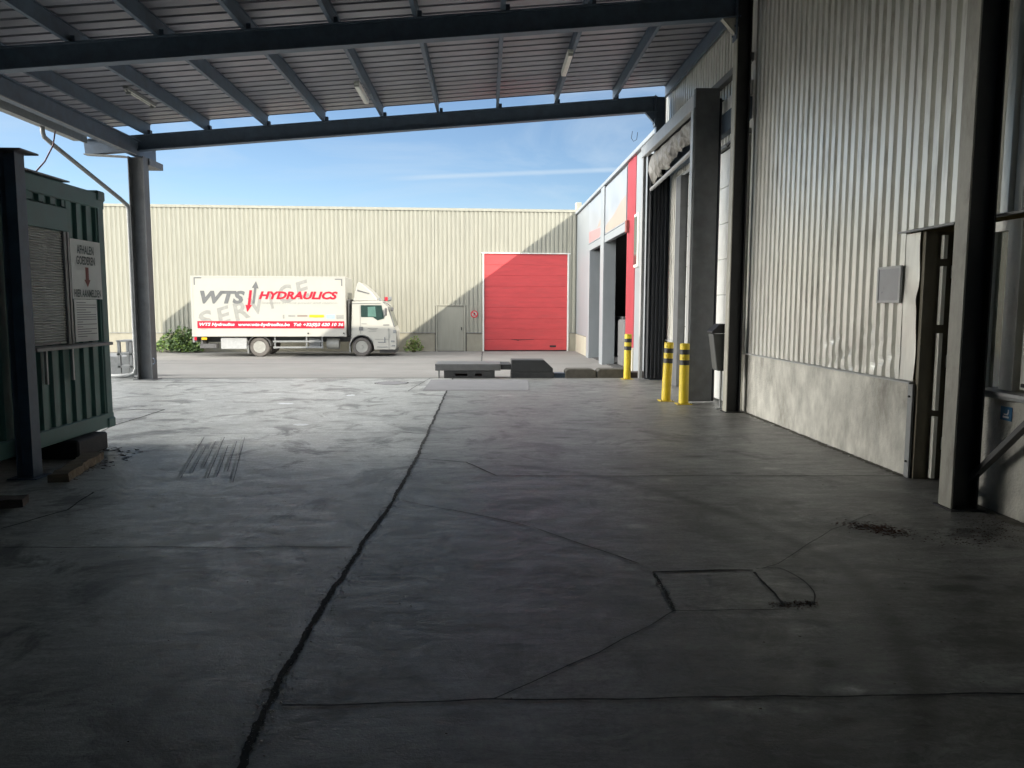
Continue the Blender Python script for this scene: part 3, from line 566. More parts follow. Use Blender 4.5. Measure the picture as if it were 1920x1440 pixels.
# loading door with white sectional panels and its rails
MB().box(4.24, 4.30, 12.3, 15.9, 0, 4.38).build('door_backing', 'inside', wh)
for k in range(7):
    z = .03+k*.62; MB().cbox(4.17, 4.23, 12.32, 15.88, z, z+.612, .006).build('door_panel', 'white_door', wh)
MB().box(4.10, 4.25, 12.16, 12.30, 0, 4.38).build('door_post', 'frame_white', wh); MB().box(4.02, 4.25, 15.9, 16.28, 0, 4.38).build('door_post', 'steel_grey', wh)
MB().cbox(4.08, 4.2, 12.12, 13.9, 4.96, 5.19, .01).build('lintel_plate', 'white_door', wh); MB().cbox(4.06, 4.2, 12.12, 17.4, 5.47, 5.60, .01).build('girt', 'steel_grey', wh)
MB().cbox(4.04, 4.2, 12.12, 17.4, 4.6, 4.94, .01).build('girt', 'steel_dark', wh); MB().box(4.12, 4.2, 12.12, 16.3, 4.40, 4.46).build('door_header', 'galv_dull', wh)
MB().tube([(4.1, 12.6, 4.55), (4.05, 12.75, 4.38), (4.05, 12.95, 4.34), (4.1, 13.2, 4.42)], .012).build('door_cable', 'black', wh)

# ------------------------------------------------------------------ dock shelter
ds = thing('dock_shelter', 'boxy dock shelter with dark side curtains and a gathered grey tarpaulin', 'dock shelter', (3.8, 15.4, 0))
MB().cbox(3.55, 3.965, 13.18, 13.28, .02, 5.35, .008).build('side_panel', 'steel_grey', ds)
MB().cbox(3.967, 4.02, 13.2, 13.30, .02, 5.2, .02).build('rubber_pad', 'rubber', ds)
MB().box(3.525, 3.548, 13.2, 13.36, .05, 5.03).build('corner_strip', 'galv', ds)
MB().cbox(3.66, 4.14, 17.42, 17.52, .02, 5.1, .02).build('side_curtain', 'rubber', ds)
cv = MB(); vs = []
for k in range(33):
    for z in (.05, 4.7): vs.append((3.64+k*.0155, 17.36+.03*math.sin(k*1.1)+.015*math.sin(k*2.3), z))
cv.add(vs, [(2*k, 2*k+2, 2*k+3, 2*k+1) for k in range(32)], True); cv.build('curtain_folds', 'rubber', ds)
MB().cbox(3.55, 3.66, 13.29, 17.70, 5.04, 5.28, .008).build('top_frame', 'galv', ds)
MB().box(3.66, 4.15, 13.5, 17.70, 5.2, 5.24).build('top_cover', 'rubber', ds); MB().box(3.57, 3.64, 17.54, 17.70, .02, 5.04).build('corner_strip', 'galv', ds)
tp = MB(); nu, nv = 170, 36; vs = []
tri = lambda q: abs((q % 2)-1)*2-1
for i in range(nu+1):
    u = i/nu; y = 13.62+3.80*u; drop = .30+.20*u+.14*math.exp(-((u-.95)/.08)**2)+.03*math.sin(u*11)
    for j in range(nv+1):
        v = j/nv
        f = .040*tri(u*9+v*1.6+.4*math.sin(v*4))+.026*tri(u*17-v*1.1+.5*math.sin(u*13))+.018*tri(u*31+v*3)+.010*tri(u*57-v*4)
        belly = .13*math.sin(math.pi*min(1, v*1.02))**.7*(.5+.5*u)
        vs.append((3.70-belly*.45-f*(.2+.8*v)+.09*v, y+.05*v*math.sin(u*19)+.02*tri(v*3+u*20), 5.03-drop*v*(1+.10*tri(u*12))))
tp.add(vs, [(i*(nv+1)+j, (i+1)*(nv+1)+j, (i+1)*(nv+1)+j+1, i*(nv+1)+j+1) for i in range(nu) for j in range(nv)], True)
o = tp.build('tarpaulin', 'tarp', ds); so = o.modifiers.new('thick', 'SOLIDIFY'); so.thickness = .01
MB().cyl((3.74, 13.62, 4.50), (3.72, 17.35, 4.30), .04, n=14).build('roller_bar', 'galv', ds)
hang = tag(MB().tube([(3.3, 17.5, 5.6), (3.28, 17.5, 5.45), (3.33, 17.5, 5.38), (3.40, 17.5, 5.42), (3.42, 17.5, 5.58)]+[], .006, 6).build('wire_loop', 'black'), 'thin wire loop hanging below the right end of the front canopy beam', 'wire')

# ------------------------------------------------------------------ bollards, bin, poster frame, sticker, barrier bar
def bollard(x, y, lean, label):
    t = thing('bollard', label, 'bollard', (x, y, 0), 0, 'yellow and black bollards by the dock')
    t.rotation_euler = (lean[1], lean[0], 0)
    def L(m): return m
    MB().lathe([(0, 1.04), (.07, 1.04), (.082, 1.028), (.082, .0), (0, .0)], (x, y, .01), 2, 28).build('post', 'yellow', t)
    for z in (.86, .68): MB().lathe([(.0835, z+.085), (.0845, z+.083), (.0845, z+.002), (.0835, z)], (x, y, 0), 2, 28).build('stripe', 'black', t)
    MB().cbox(x-.13, x+.13, y-.11, y+.11, -.002, .014, .004).build('base_plate', 'yellow', t)
    for a in (-.1, .1): MB().cyl((x+a, y-.08, .01), (x+a, y-.08, .035), .012, n=8).build('bolt', 'galv_dull', t)
    return t
bollard(3.22, 13.43, (.035, 0), 'leftmost of the two near yellow bollards, tilted, by the grey dock panel')
bollard(3.42, 12.98, (.0, 0), 'upright yellow bollard against the grey dock panel, right of the tilted one')
bollard(3.30, 17.62, (.012, 0), 'distant yellow bollard at the canopy edge beside the low blocks')
bn = thing('waste_bin', 'grey plastic litter bin with black hooded lid on a thin post', 'bin', (3.84, 12.33, 0))
MB().prism([(3.66, 1.24), (3.99, 1.24), (3.94, .66), (3.92, .64), (3.76, .64), (3.74, .66)], 1, 12.18, 12.44).build('bin_body', 'bin', bn, bevel=.025)
MB().prism([(3.64, 1.25), (4.0, 1.25), (4.0, 1.30), (3.96, 1.36), (3.86, 1.40), (3.76, 1.40), (3.70, 1.33), (3.64, 1.28)], 1, 12.16, 12.46).build('bin_lid', 'black', bn, bevel=.015)
MB().cyl((3.88, 12.4, 0), (3.88, 12.4, .66), .018).build('post', 'galv_dull', bn); MB().cbox(3.80, 3.96, 12.32, 12.48, 0, .015, .004).build('base_plate', 'galv_dull', bn)
pf = thing('poster_frame', 'small empty snap frame with a plain grey sheet on the ribbed wall', 'frame', (4.14, 7.72, 1.9))
f = MB(); f.box(4.115, 4.14, 7.50, 7.53, 1.71, 2.08); f.box(4.115, 4.14, 7.92, 7.95, 1.71, 2.08); f.box(4.115, 4.14, 7.53, 7.92, 1.71, 1.735); f.box(4.115, 4.14, 7.53, 7.92, 2.055, 2.08); f.build('frame', 'galv', pf); MB().box(4.122, 4.138, 7.53, 7.92, 1.735, 2.055).build('sheet', 'poster', pf)
st = thing('safety_sticker', 'small square blue sticker with a white figure on the plinth under the window', 'sticker', (4.158, 5.9, .82))
MB().box(4.153, 4.158, 5.83, 5.96, .765, .875).build('backing', 'blue', st)
q = MB(); q.add([(4.1515, y, z) for y, z in ((5.93, .80), (5.86, .80), (5.86, .785), (5.93, .785))], [(0, 1, 2, 3)]); q.add([(4.1515, y, z) for y, z in ((5.90, .855), (5.875, .855), (5.875, .835), (5.885, .818), (5.92, .818), (5.92, .808), (5.87, .808), (5.86, .83), (5.86, .855))], [tuple(range(9))]); q.build('pictogram', 'paint_white', st)
MB().add([], []).v
br = thing('barrier_bar', 'dark steel bar leaning from the foot of the nearest column up to the right', 'bar', (4.0, 6.05, 0))
MB().sweep([(-.03, -.02), (.03, -.02), (.03, .02), (-.03, .02)], (4.04, 6.35, .02), (4.06, 4.9, 1.36), (1, 0, 0), (0, .67, .74)).build('bar', 'chassis', br)
MB().cbox(3.98, 4.10, 6.22, 6.36, 0, .05, .01).build('foot', 'chassis', br)

# ------------------------------------------------------------------ low blocks at the canopy edge
pl = thing('loading_ramp', 'low dark steel platform plate resting on a pallet frame at the canopy edge', 'platform', (-.3, 18.2, 0))
MB().cbox(-1.19, .36, 17.97, 19.0, .17, .325, .008).build('deck_plate', 'steel_grey', pl); MB().cbox(.365, .60, 18.0, 18.95, .19, .315, .008).build('end_plate', 'block', pl)
p = MB(); p.box(-.98, -.72, 17.99, 18.9, -.05, .168); p.box(-.72, .22, 17.99, 18.9, -.05, .04); p.box(-.72, .22, 17.99, 18.9, .10, .168); p.box(-.43, -.25, 17.99, 18.9, .04, .10); p.box(-.08, .22, 17.99, 18.9, .04, .10); p.build('pallet_frame', 'block', pl)
w = MB(); w.box(-1.12, -1.08, 18.05, 18.1, -.05, .168); w.build('support_leg', 'galv_dull', pl)
wb = thing('wedge_block', 'tall black block with a sloped right end at the canopy edge', 'block', (1.1, 18.2, 0))
MB().prism([(.61, -.05), (1.62, -.05), (1.62, .13), (.61, .13)], 1, 17.96, 18.6).build('base', 'block', wb, bevel=.012); MB().prism([(.61, .134), (1.60, .134), (1.60, .22), (1.39, .42), (.61, .42)], 1, 17.99, 18.55).build('body', 'block', wb, bevel=.015)
tb = tag(MB().cbox(1.64, 1.90, 18.1, 18.4, -.05, .10, .01).build('steel_plate', 'steel_dark'), 'low dark plate between the black sloped block and the brown rubble blocks', 'plate')
def kerb(x0, x1, label, sd):
    r = random.Random(sd); mb = MB(); mb.prism([(x0, -.06), (x1, -.06), (x1, .13), (x1-.05, .19), (x1-.14, .205), (x0+.06, .205), (x0, .15)], 1, 18.0, 18.45)
    o = mb.build('kerb_stone', 'kerb_block', bevel=.02); tag(o, label, 'kerb stone', 'kerb stones lying at the canopy edge')
kerb(1.90, 2.63, 'rounded brown kerb stone touching the dark plate, left of two', 1); kerb(2.66, 3.42, 'rounded brown kerb stone behind the far bollard, right of two', 2)
kb = MB(); kb.cbox(3.43, 4.05, 18.1, 18.5, -.06, .12, .02); tag(kb.build('brick_kerb', 'timber_dark'), 'low reddish kerb piece behind the far bollard against the dock shelter', 'kerb')

# ------------------------------------------------------------------ container office on the left
ct = thing('container_office', 'green shipping container office with a closed grey serving shutter', 'container', (-4.52, 6.4, .21))
CX = -4.52; Z0, Z1 = .21, 2.99
b = MB(); b.cbox(-4.60, CX, 3.35, 9.37, Z0, Z0+.17, .01); b.cbox(-4.60, CX, 3.35, 9.37, Z1-.20, Z1-.02, .01); b.cbox(-6.96, -6.88, 3.35, 9.37, Z0, Z0+.17, .01); b.cbox(-6.96, -6.88, 3.35, 9.37, Z1-.20, Z1-.02, .01)
b.cbox(-6.9, -4.6, 9.27, 9.37, Z0, Z0+.15, .01); b.cbox(-6.9, -4.6, 9.27, 9.37, Z1-.15, Z1-.02, .01); b.build('rails', 'green_flat', ct)
for x in (-4.66, -6.90):
    for y in (9.21, 3.35): MB().cbox(x, x+.135, y, y+.155, Z0+.01, Z1-.01, .015).build('corner_post', 'green_flat', ct)
for x in (-4.68, -6.95):
    for y in (9.20, 3.33):
        for z in (Z0-.005, Z1-.11): MB().cbox(x, x+.175, y, y+.18, z, z+.118, .015).build('corner_casting', 'green', ct)
s = MB()
def cside(y0, y1, z0, z1): s.ribbed((-4.572, y0, 0), (0, 1, 0), (1, 0, 0), y1-y0, z0, z1, .21, .10, .034, .022)
cside(3.5, 9.22, Z0+.16, 1.245); cside(8.54, 9.22, 1.245, Z1-.19); cside(3.5, 7.62, 1.245, Z1-.19); cside(7.62, 8.54, 2.72, Z1-.19)
s.ribbed((-6.9, 9.32, 0), (1, 0, 0), (0, 1, 0), 2.3, Z0+.15, Z1-.14, .21, .10, .034, .022); s.build('side_wall', 'green', ct)
sb = MB(); sb.box(-6.86, -4.60, 3.4, 9.26, Z0+.02, Z1-.06); sb.build('shell', 'green', ct)
MB().cbox(-4.578, CX+.012, 7.62, 8.53, 2.45, 2.70, .006).build('shutter_box', 'green_flat', ct)
v = MB()
for k in range(5): v.box(CX-.03, CX-.0, 7.78+k*.21, 7.86+k*.21, 2.76, 2.90)
sh = MB(); vs = []; nz_ = 44
for k in range(nz_+1):
    z = 1.25+1.2*k/nz_
    for zz, xx in ((z, -4.548), (z+.012, -4.532), (z+.022, -4.536)): vs += [(xx, 7.66, zz), (xx, 8.44, zz)]
sh.add(vs, [(2*i, 2*i+1, 2*i+3, 2*i+2) for i in range(len(vs)//2-1)]); o = sh.build('shutter', 'shutter', ct)
MB().cbox(-4.53, -4.515, 7.75, 8.05, 1.83, 1.845, .003).build('handle', 'galv', o); MB().cbox(-4.53, -4.52, 7.72, 8.30, 1.252, 1.275, .003).build('bottom_bar', 'galv_dull', o)
fr = MB(); fr.cbox(-4.56, CX+.01, 8.44, 8.49, 1.245, 2.45, .004); fr.cbox(-4.56, CX+.02, 8.491, 8.53, 1.245, 2.45, .004); fr.build('shutter_guide', 'galv_dull', ct); MB().cbox(-4.56, CX+.01, 7.62, 7.66, 1.245, 2.45, .004).build('shutter_guide', 'galv_dull', ct)
MB().cbox(-4.57, CX+.16, 7.58, 9.10, 1.205, 1.240, .006).build('counter_ledge', 'galv_dull', ct)
for y in (7.95, 8.45): MB().cbox(CX+.002, CX+.03, y, y+.03, .85, 1.20, .003).build('ledge_bracket', 'galv', ct)
MB().prism([(-5.9, 2.985), (-4.50, 2.985), (-4.50, 3.0), (-5.9, 3.22)], 1, 3.4, 8.6).build('roof_cover', 'galv_dull', ct)
SX = CX+.012
sg = thing('pickup_sign', 'white sign with handmade lettering and a brown down arrow on the green container', 'sign', (SX, 8.87, 1.75))
MB().box(CX, SX, 8.55, 9.20, 1.735, 2.39).build('board', 'paper', sg)
def wt(body, yc, z, w, h, bold=.02, m='ink', parent=None, nm='lettering', x=SX+.003):
    vs_, fs_ = text_mb(body, w, h, 0, bold, (x, yc-w/2, z), (0, 1, 0), (0, 0, 1)); MB().add(vs_, fs_).build(nm, m, parent)
wt('AFHALEN', 8.86, 2.235, .36, .095, parent=sg); wt('GOEDEREN', 8.86, 2.115, .40, .095, parent=sg); wt('HIER AANMELDEN', 8.875, 1.755, .58, .085, parent=sg)
MB().add([(SX+.003, 8.875+a, z) for a, z in ((-.035, 2.09), (.035, 2.09), (.035, 1.95), (.065, 1.95), (0, 1.865), (-.065, 1.95), (-.035, 1.95))], [tuple(range(7))]).build('arrow', 'ink_brown', sg)
nt_ = thing('notice_sheet', 'printed paper notice taped below the pickup sign on the container', 'notice', (SX, 8.82, 1.45))
MB().box(CX, SX-.004, 8.58, 9.07, 1.26, 1.73).build('sheet', 'paper', nt_)
r = random.Random(3); q = MB()
for k in range(15):
    z = 1.69-k*.027; w_ = r.choice((.12, .2, .3, .42, .42)); q.add([(SX-.001, 8.62, z), (SX-.001, 8.62+w_, z), (SX-.001, 8.62+w_, z+.008), (SX-.001, 8.62, z+.008)], [(0, 1, 2, 3)])
q.build('text_lines', 'ink_grey', nt_)
pc = thing('steel_post', 'dark free standing steel post with a flat cap in front of the green container', 'post', (-4.42, 7.36, 0))
MB().ibeam((-4.415, 7.43, .012), (-4.415, 7.43, 3.07), (0, 1, 0), (1, 0, 0), .155, .15, .01, .012).build('post', 'steel_dark', pc)
MB().cbox(-4.62, -4.24, 7.28, 7.58, 3.072, 3.09, .004).build('cap_plate', 'steel_grey', pc); MB().cbox(-4.56, -4.28, 7.30, 7.56, 0, .012, .003).build('base_plate', 'steel_dark', pc)
tag(MB().cbox(-5.3, -4.40, 8.3, 8.95, 0, .205, .02).build('support_block', 'block'), 'dark square block carrying the far corner of the green container', 'block')
def beam_piece(name, p0, p1, w, h, m, label, sd):
    r = random.Random(sd); p0, p1 = Vector((*p0, 0)), Vector((*p1, 0)); d = (p1-p0).normalized(); n = Vector((-d.y, d.x, 0)); mb = MB(); vs = []; K = 14
    for k in range(K+1):
        c = p0.lerp(p1, k/K)
        for a, z in ((-w/2, 0), (w/2, 0), (w/2, h), (-w/2, h)): vs.append(c+n*(a+r.uniform(-.012, .012))+Vector((0, 0, max(0.001, z+(r.uniform(-.012, .006) if z else 0)))))
    mb.add(vs, [(4*k+i, 4*k+(i+1) % 4, 4*k+4+(i+1) % 4, 4*k+4+i) for k in range(K) for i in range(4)]+[(0, 3, 2, 1), (4*K, 4*K+1, 4*K+2, 4*K+3)])
    return tag(mb.build(name, m), label, 'timber')
beam_piece('timber_beam', (-4.02, 7.2), (-4.24, 8.32), .17, .085, 'timber', 'splintered brown timber beam lying beside the container support block', 1)
beam_piece('timber_beam', (-5.2, 5.95), (-3.84, 6.38), .20, .075, 'timber_dark', 'dark flat timber beam at the left edge in front of the steel post', 2)
crumbs('wood_splinters', [(-4.5, 9.0), (-4.0, 8.7), (-4.05, 7.6)], 60, .09, .01, .045, 'timber_dark', 'dark wood splinters around the splintered timber beam', 'splinters', 8)
crumbs('bark_chips', [(-3.92, 7.2), (-4.1, 8.2)], 50, .025, .006, .02, 'timber', 'pale bark chips along the side of the splintered timber', 'chips', 9)
ld = thing('step_frame', 'small grey steel step frame left of the far left column', 'steps', (-8.3, 17.9, 0))
l = MB()
for x in (-8.45, -8.18): l.box(x-.03, x+.03, 17.87, 17.93, 0, .86); l.box(x-.03, x+.03, 18.3, 18.36, 0, .86)
l.build('uprights', 'galv_dull', ld)
for z in (.27, .56, .86): MB().box(-8.5, -8.10, 17.87, 18.36, z-.02, z+.02).build('tread', 'galv_dull', ld)
MB().box(-8.6, -8.05, 17.9, 18.34, 0, .03).build('foot', 'galv_dull', ld)
tag(MB().cbox(-10.2, -8.75, 19.4, 20.6, -.1, .42, .02).build('grey_crate', 'galv_dull'), 'low grey crate behind the step frame left of the canopy column', 'crate')

# ------------------------------------------------------------------ far hall
ANG = math.atan2(1.0, 21.3); HU = Vector((math.cos(ANG), math.sin(ANG), 0)); HN = Vector((math.sin(ANG), -math.cos(ANG), 0))
hall = thing('far_hall', 'long cream corrugated hall closing the yard with a red roller door', 'building', (4.3, 36.25, -.4), ANG)
# local: x along the wall (0 at the right corner, negative to the left), y into the hall, z from yard level
HL = lambda mb, nm, m, par=hall, bev=0: local(mb.build(nm, m, par, world=False, bevel=bev))
HZ = 6.5
def hclad(x0, x1, z0, z1): m_ = MB(); m_.ribbed((x0, 0, 0), (1, 0, 0), (0, -1, 0), x1-x0, z0, z1, .2, .105, .035, .014); HL(m_, 'wall_cladding', 'clad_far')
hclad(-75, -6.66, .88, HZ); hclad(-6.66, -5.22, 2.18, HZ); hclad(-5.22, -4.42, .88, HZ); hclad(-4.42, -.38, 4.56, HZ); hclad(-.38, 0, .88, HZ)
cb = MB(); cb.box(-75, 14, .02, .1, .0, HZ-.02); HL(cb, 'wall_core', 'inside')
for a, b_ in ((-75, -6.68), (-5.2, -4.44), (-.36, 0)):
    m_ = MB(); m_.cbox(a, b_, -.02, .02, 0, .86, .01); HL(m_, 'plinth', 'plinth_far')
    m_ = MB(); m_.box(a, b_, -.05, .0, .861, .885); HL(m_, 'drip_flashing', 'galv_dull')
m_ = MB(); m_.box(-75, .0, -.07, .15, HZ, HZ+.12); HL(m_, 'roof_trim', 'clad_far')
m_ = MB(); m_.box(-75, 14, .15, 40, HZ-.1, HZ); HL(m_, 'roof', 'galv_dull')
m_ = MB(); m_.box(-75, 14, 39.9, 40, 0, HZ-.1); m_.box(-75, -74.9, .1, 39.9, 0, HZ-.1); HL(m_, 'rear_walls', 'clad_far')
rd = MB(); zs = [0]
for k in range(9):
    z = .05+k*.5; off = -.0 if k != 0 else -.005
    rd.cbox(-4.36, -.44, -.012+off, .015, z, z+.482, .012)
    rd.box(-4.36, -.44, -.004, .0, z+.482, z+.5)
rdo = HL(rd, 'roller_door', 'red_door')
m_ = MB(); m_.box(-1.25, -.95, -.022, -.012, .19, .28); HL(m_, 'vent', 'black', rdo)
m_ = MB(); m_.add([(-3.1, -.018, .56), (-2.75, -.019, .50), (-2.7, -.02, .52), (-2.0, -.018, .555), (-2.0, -.018, .565), (-2.72, -.03, .55), (-3.1, -.018, .57)], [tuple(range(7))]); HL(m_, 'dent', 'black', rdo)
fr = MB(); fr.cbox(-4.44, -4.37, -.06, .02, 0, 4.56, .005); fr.cbox(-.43, -.36, -.06, .02, 0, 4.56, .005); fr.cbox(-4.5, -.3, -.07, .02, 4.562, 4.61, .005); HL(fr, 'door_frame', 'white_door')
pd = MB(); pd.cbox(-6.55, -5.33, -.015, .015, .02, 2.12, .008); pdo = HL(pd, 'personnel_door', 'clad_far')
m_ = MB(); m_.cbox(-5.45, -5.42, -.06, -.016, 1.0, 1.14, .004); HL(m_, 'handle', 'black', pdo)
m_ = MB(); m_.cbox(-6.64, -6.56, -.05, .02, 0, 2.13, .004); m_.cbox(-5.32, -5.24, -.05, .02, 0, 2.13, .004); m_.cbox(-6.7, -5.18, -.055, .02, 2.135, 2.18, .004); HL(m_, 'door_frame', 'clad_far')
m_ = MB(); m_.cbox(-.02, .25, .2, .5, HZ, HZ+.5, .02); HL(m_, 'vent_stack', 'clad_far')
m_ = MB(); m_.tube([(-15.8, -.1, HZ-.1), (-15.8, -.1, .1)], .05); 
ps = thing('prohibition_sign', 'round red and white prohibition sign between the grey door and red door', 'sign', tuple(Vector((4.3, 36.25, -.4))+HU*-4.83-HN*-.045+Vector((0, 0, 1.75))), ANG)
m_ = MB(); m_.lathe([(0, .0), (.17, .0), (.17, -.01), (0, -.01)], (0, 0, 0), 1); HL(m_, 'plate', 'white', ps)
m_ = MB(); n = 32; vs = [(r_*math.cos(2*math.pi*k/n), -.014, r_*math.sin(2*math.pi*k/n)) for r_ in (.125, .17) for k in range(n)]
m_.add(vs, [(k, (k+1) % n, n+(k+1) % n, n+k) for k in range(n)]); m_.add([(-.11, -.0135, .085), (-.085, -.0135, .11), (.11, -.0135, -.085), (.085, -.0135, -.11)], [(0, 1, 2, 3)]); HL(m_, 'ring', 'red', ps)
m_ = MB(); m_.add([(-.03, -.012, -.09), (.0, -.012, -.09), (.0, -.012, .0), (.05, -.012, -.08), (.07, -.012, -.06), (.03, -.012, .06), (-.03, -.012, .08)], [tuple(range(7))]); HL(m_, 'pictogram', 'black', ps)

# ------------------------------------------------------------------ side workshop on the right beyond the dock
wk = thing('side_workshop', 'grey workshop facade with open bays and a red corrugated strip beyond the dock', 'building', (4.3, 28, -.4))
def wbx(nm, m, *a, c=.01, par=wk, bev=0): return MB().cbox(*a, c).build(nm, m, par, bevel=bev)
ZT = 5.98
wbx('wall_panel', 'side_clad', 4.3, 4.4, 31.9, 36.2, .43, ZT); wbx('plinth', 'plinth_far', 4.28, 4.4, 31.92, 36.18, -.42, .42)
for a, b_, z0 in ((28.3, 31.9, 3.95), (23.35, 27.6, 4.12)): wbx('wall_panel', 'side_clad', 4.32, 4.4, a+.01, b_-.01, z0+.3, ZT)
for a, b_ in ((28.3, 31.9), (23.3, 27.6)): wbx('door_header', 'side_clad', 4.26, 4.42, a+.01, b_-.01, 3.98, 4.24)
wbx('pillar', 'side_clad', 4.22, 4.68, 27.52, 28.28, -.42, ZT); wbx('pillar', 'side_clad', 4.22, 4.9, 31.2, 31.92, -.42, 3.97)
m_ = MB(); m_.ribbed((4.32, 22.05, 0), (0, 1, 0), (-1, 0, 0), 1.28, .5, ZT, .16, .085, .04, .012); m_.build('red_cladding', 'red_clad', wk)
wbx('wall_panel', 'side_clad', 4.3, 4.4, 18.02, 22.03, -.3, ZT); wbx('plinth', 'plinth_far', 4.27, 4.4, 22.05, 23.3, -.4, .49)
wd = wbx('window', 'frame_white', 4.25, 4.31, 21.5, 22.0, 2.8, 4.3); MB().box(4.24, 4.249, 21.56, 21.94, 2.88, 4.22).build('pane', 'glass_dark', wd)
wbx('roof_trim', 'side_clad', 4.2, 4.5, 18.02, 36.2, ZT, ZT+.12)
wbx('alarm_box', 'ink_brown', 4.18, 4.28, 22.9, 23.1, 3.9, 4.25)
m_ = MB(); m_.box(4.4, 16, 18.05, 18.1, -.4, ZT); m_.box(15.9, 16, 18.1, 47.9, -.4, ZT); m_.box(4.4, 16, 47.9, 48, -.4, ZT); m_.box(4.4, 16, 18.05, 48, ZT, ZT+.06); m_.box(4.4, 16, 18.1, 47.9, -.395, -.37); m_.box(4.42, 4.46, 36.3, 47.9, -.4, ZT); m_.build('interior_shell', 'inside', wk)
MB().box(8.15, 8.9, 47.85, 47.88, 2.35, 3.05).build('lit_window', 'glow', wk); MB().box(8.15, 8.9, 47.85, 47.88, 1.4, 1.85).build('lit_window', 'glow', wk); MB().box(7.0, 7.2, 34, 36, 5.0, 5.06).build('lit_tube', 'glow', wk)
m_ = MB(); m_.box(5.6, 7.4, 31, 33, -.37, 1.3); m_.box(5.9, 6.0, 29, 29.1, -.37, 3.6); m_.box(5.9, 8, 29, 29.1, 3.3, 3.4); m_.build('inner_racking', 'steel_grey', wk)
tag(MB().cbox(4.7, 5.6, 25.9, 27.0, -.37, 1.25, .05).build('stored_machine', 'chassis'), 'grey machine standing inside the near workshop bay', 'machine')
def board(y0, y1, z0, z1, label, art):
    t = thing('sign_board', label, 'sign', (4.3, (y0+y1)/2, z0), 0, 'faded sign boards over the workshop bays'); MB().box(4.27, 4.31, y0, y1, z0, z1).build('panel', 'sign_face', t)
    for nm, m, pts in art: MB().add([(4.267, y, z) for y, z in pts], [tuple(range(len(pts)))]).build(nm, m, t)
board(28.35, 31.8, 4.26, 5.9, 'faded grey sign board with a red band over the far workshop bay', [('red_band', 'sign_red', [(31.7, 4.3), (28.9, 4.3), (28.4, 4.42), (28.4, 4.62), (31.7, 4.75)]), ('orange_patch', 'sign_orange', [(28.5, 4.7), (29.5, 4.7), (28.6, 4.95)])])
for a, z in ((29.2, 4.42), (29.9, 4.42), (30.6, 4.42)): pass
board(23.4, 27.5, 4.26, 5.9, 'faded grey sign board with an orange sweep over the near workshop bay', [('orange_sweep', 'sign_orange', [(23.45, 4.3), (27.4, 4.3), (27.4, 4.55), (25.6, 4.75), (24.3, 5.0), (23.45, 5.08)])])

# ------------------------------------------------------------------ lorry
TA = ANG; TW = Vector((-12.0, 31.75, -.4))
tk = thing('box_lorry', 'white box lorry with red and grey lettering parked along the cream hall', 'lorry', tuple(TW), TA); tk.scale = (.955,)*3
T = lambda mb, nm, m, par=tk, bev=0: local(mb.build(nm, m, par, world=False, bevel=bev))
bx = MB(); bx.cbox(0, 6.49, 0, 2.5, .90, 3.47, .03); box = T(bx, 'cargo_box', 'white')
m_ = MB(); m_.box(-.02, 6.51, -.015, 2.515, .88, .95); m_.box(.0, 6.49, -.012, .02, 3.41, 3.475); m_.box(-.01, .06, -.012, .03, .95, 3.41); m_.box(6.43, 6.5, -.012, .03, .95, 3.41); T(m_, 'box_trim', 'white', box)
E_ = -.004
def tq(pts, nm, m, par=box, d=E_): mm = MB(); mm.add([(a, d, z) for a, z in pts], [tuple(range(len(pts)))]); return T(mm, nm, m, par)
PXm = lambda cx: (cx-78)*.00519
PZm = lambda cy: (780-cy)*.00519
def rect(x0, y0, x1, y1, nm, m, d=E_): return tq([(PXm(x0), PZm(y1)), (PXm(x1), PZm(y1)), (PXm(x1), PZm(y0)), (PXm(x0), PZm(y0))], nm, m, d=d)
def tt(body, x0, y0, x1, y1, m, shear=.0, bold=0., d=-.010, rot=0, nm='lettering'):
    vs_, fs_ = text_mb(body, (x1-x0)*.00519, (y1-y0)*.00519, shear, bold, (PXm(x0), d, PZm(y1)), (1, 0, 0), (0, 0, 1), rot); mm = MB().add(vs_, fs_); return T(mm, nm, m, box)
rect(120, 483, 1316, 543, 'red_stripe', 'red', d=-.006)
# the word SERVICE, pale, climbing letter by letter behind the name
for ch, cx, cy, sz, ro in (('S', 215, 545, 150, .30), ('E', 365, 500, 140, .30), ('R', 500, 470, 150, .32), ('V', 640, 420, 150, .30), ('I', 790, 365, 140, .32), ('C', 870, 330, 150, .30), ('E', 1010, 285, 140, .30)):
    w_ = sz*.00519; ww = .85 if ch != 'I' else .28
    vs_, fs_ = text_mb(ch, w_*ww, w_, .15, .03, (PXm(cx)-.35, -.0025, PZm(cy)-.1), (1, 0, 0), (0, 0, 1), ro); T(MB().add(vs_, fs_), 'pale_lettering', 'logo_pale', box)
tt('WTS', 150, 232, 512, 340, 'logo_grey', .25, .05); tt('HYDRAULICS', 622, 236, 1268, 302, 'red', .28, .045)
tq([(PXm(a), PZm(b)) for a, b in ((548, 228), (570, 228), (552, 350), (566, 350), (526, 408), (512, 348), (530, 350))], 'down_arrow', 'red', d=-.011)
tq([(PXm(a), PZm(b)) for a, b in ((568, 338), (588, 338), (606, 212), (624, 214), (604, 152), (568, 208), (586, 210))], 'up_arrow', 'logo_grey', d=-.012)
tt('Specialist in fluid power and motion', 640, 322, 1262, 344, 'logo_pale', .1, 0)
for pts in (((103, 125), (165, 125), (165, 133), (112, 133), (112, 187), (103, 187)), ((1245, 131), (1306, 131), (1306, 190), (1297, 190), (1297, 139), (1245, 139))): tq([(PXm(a), PZm(b)) for a, b in pts], 'corner_mark', 'logo_grey')
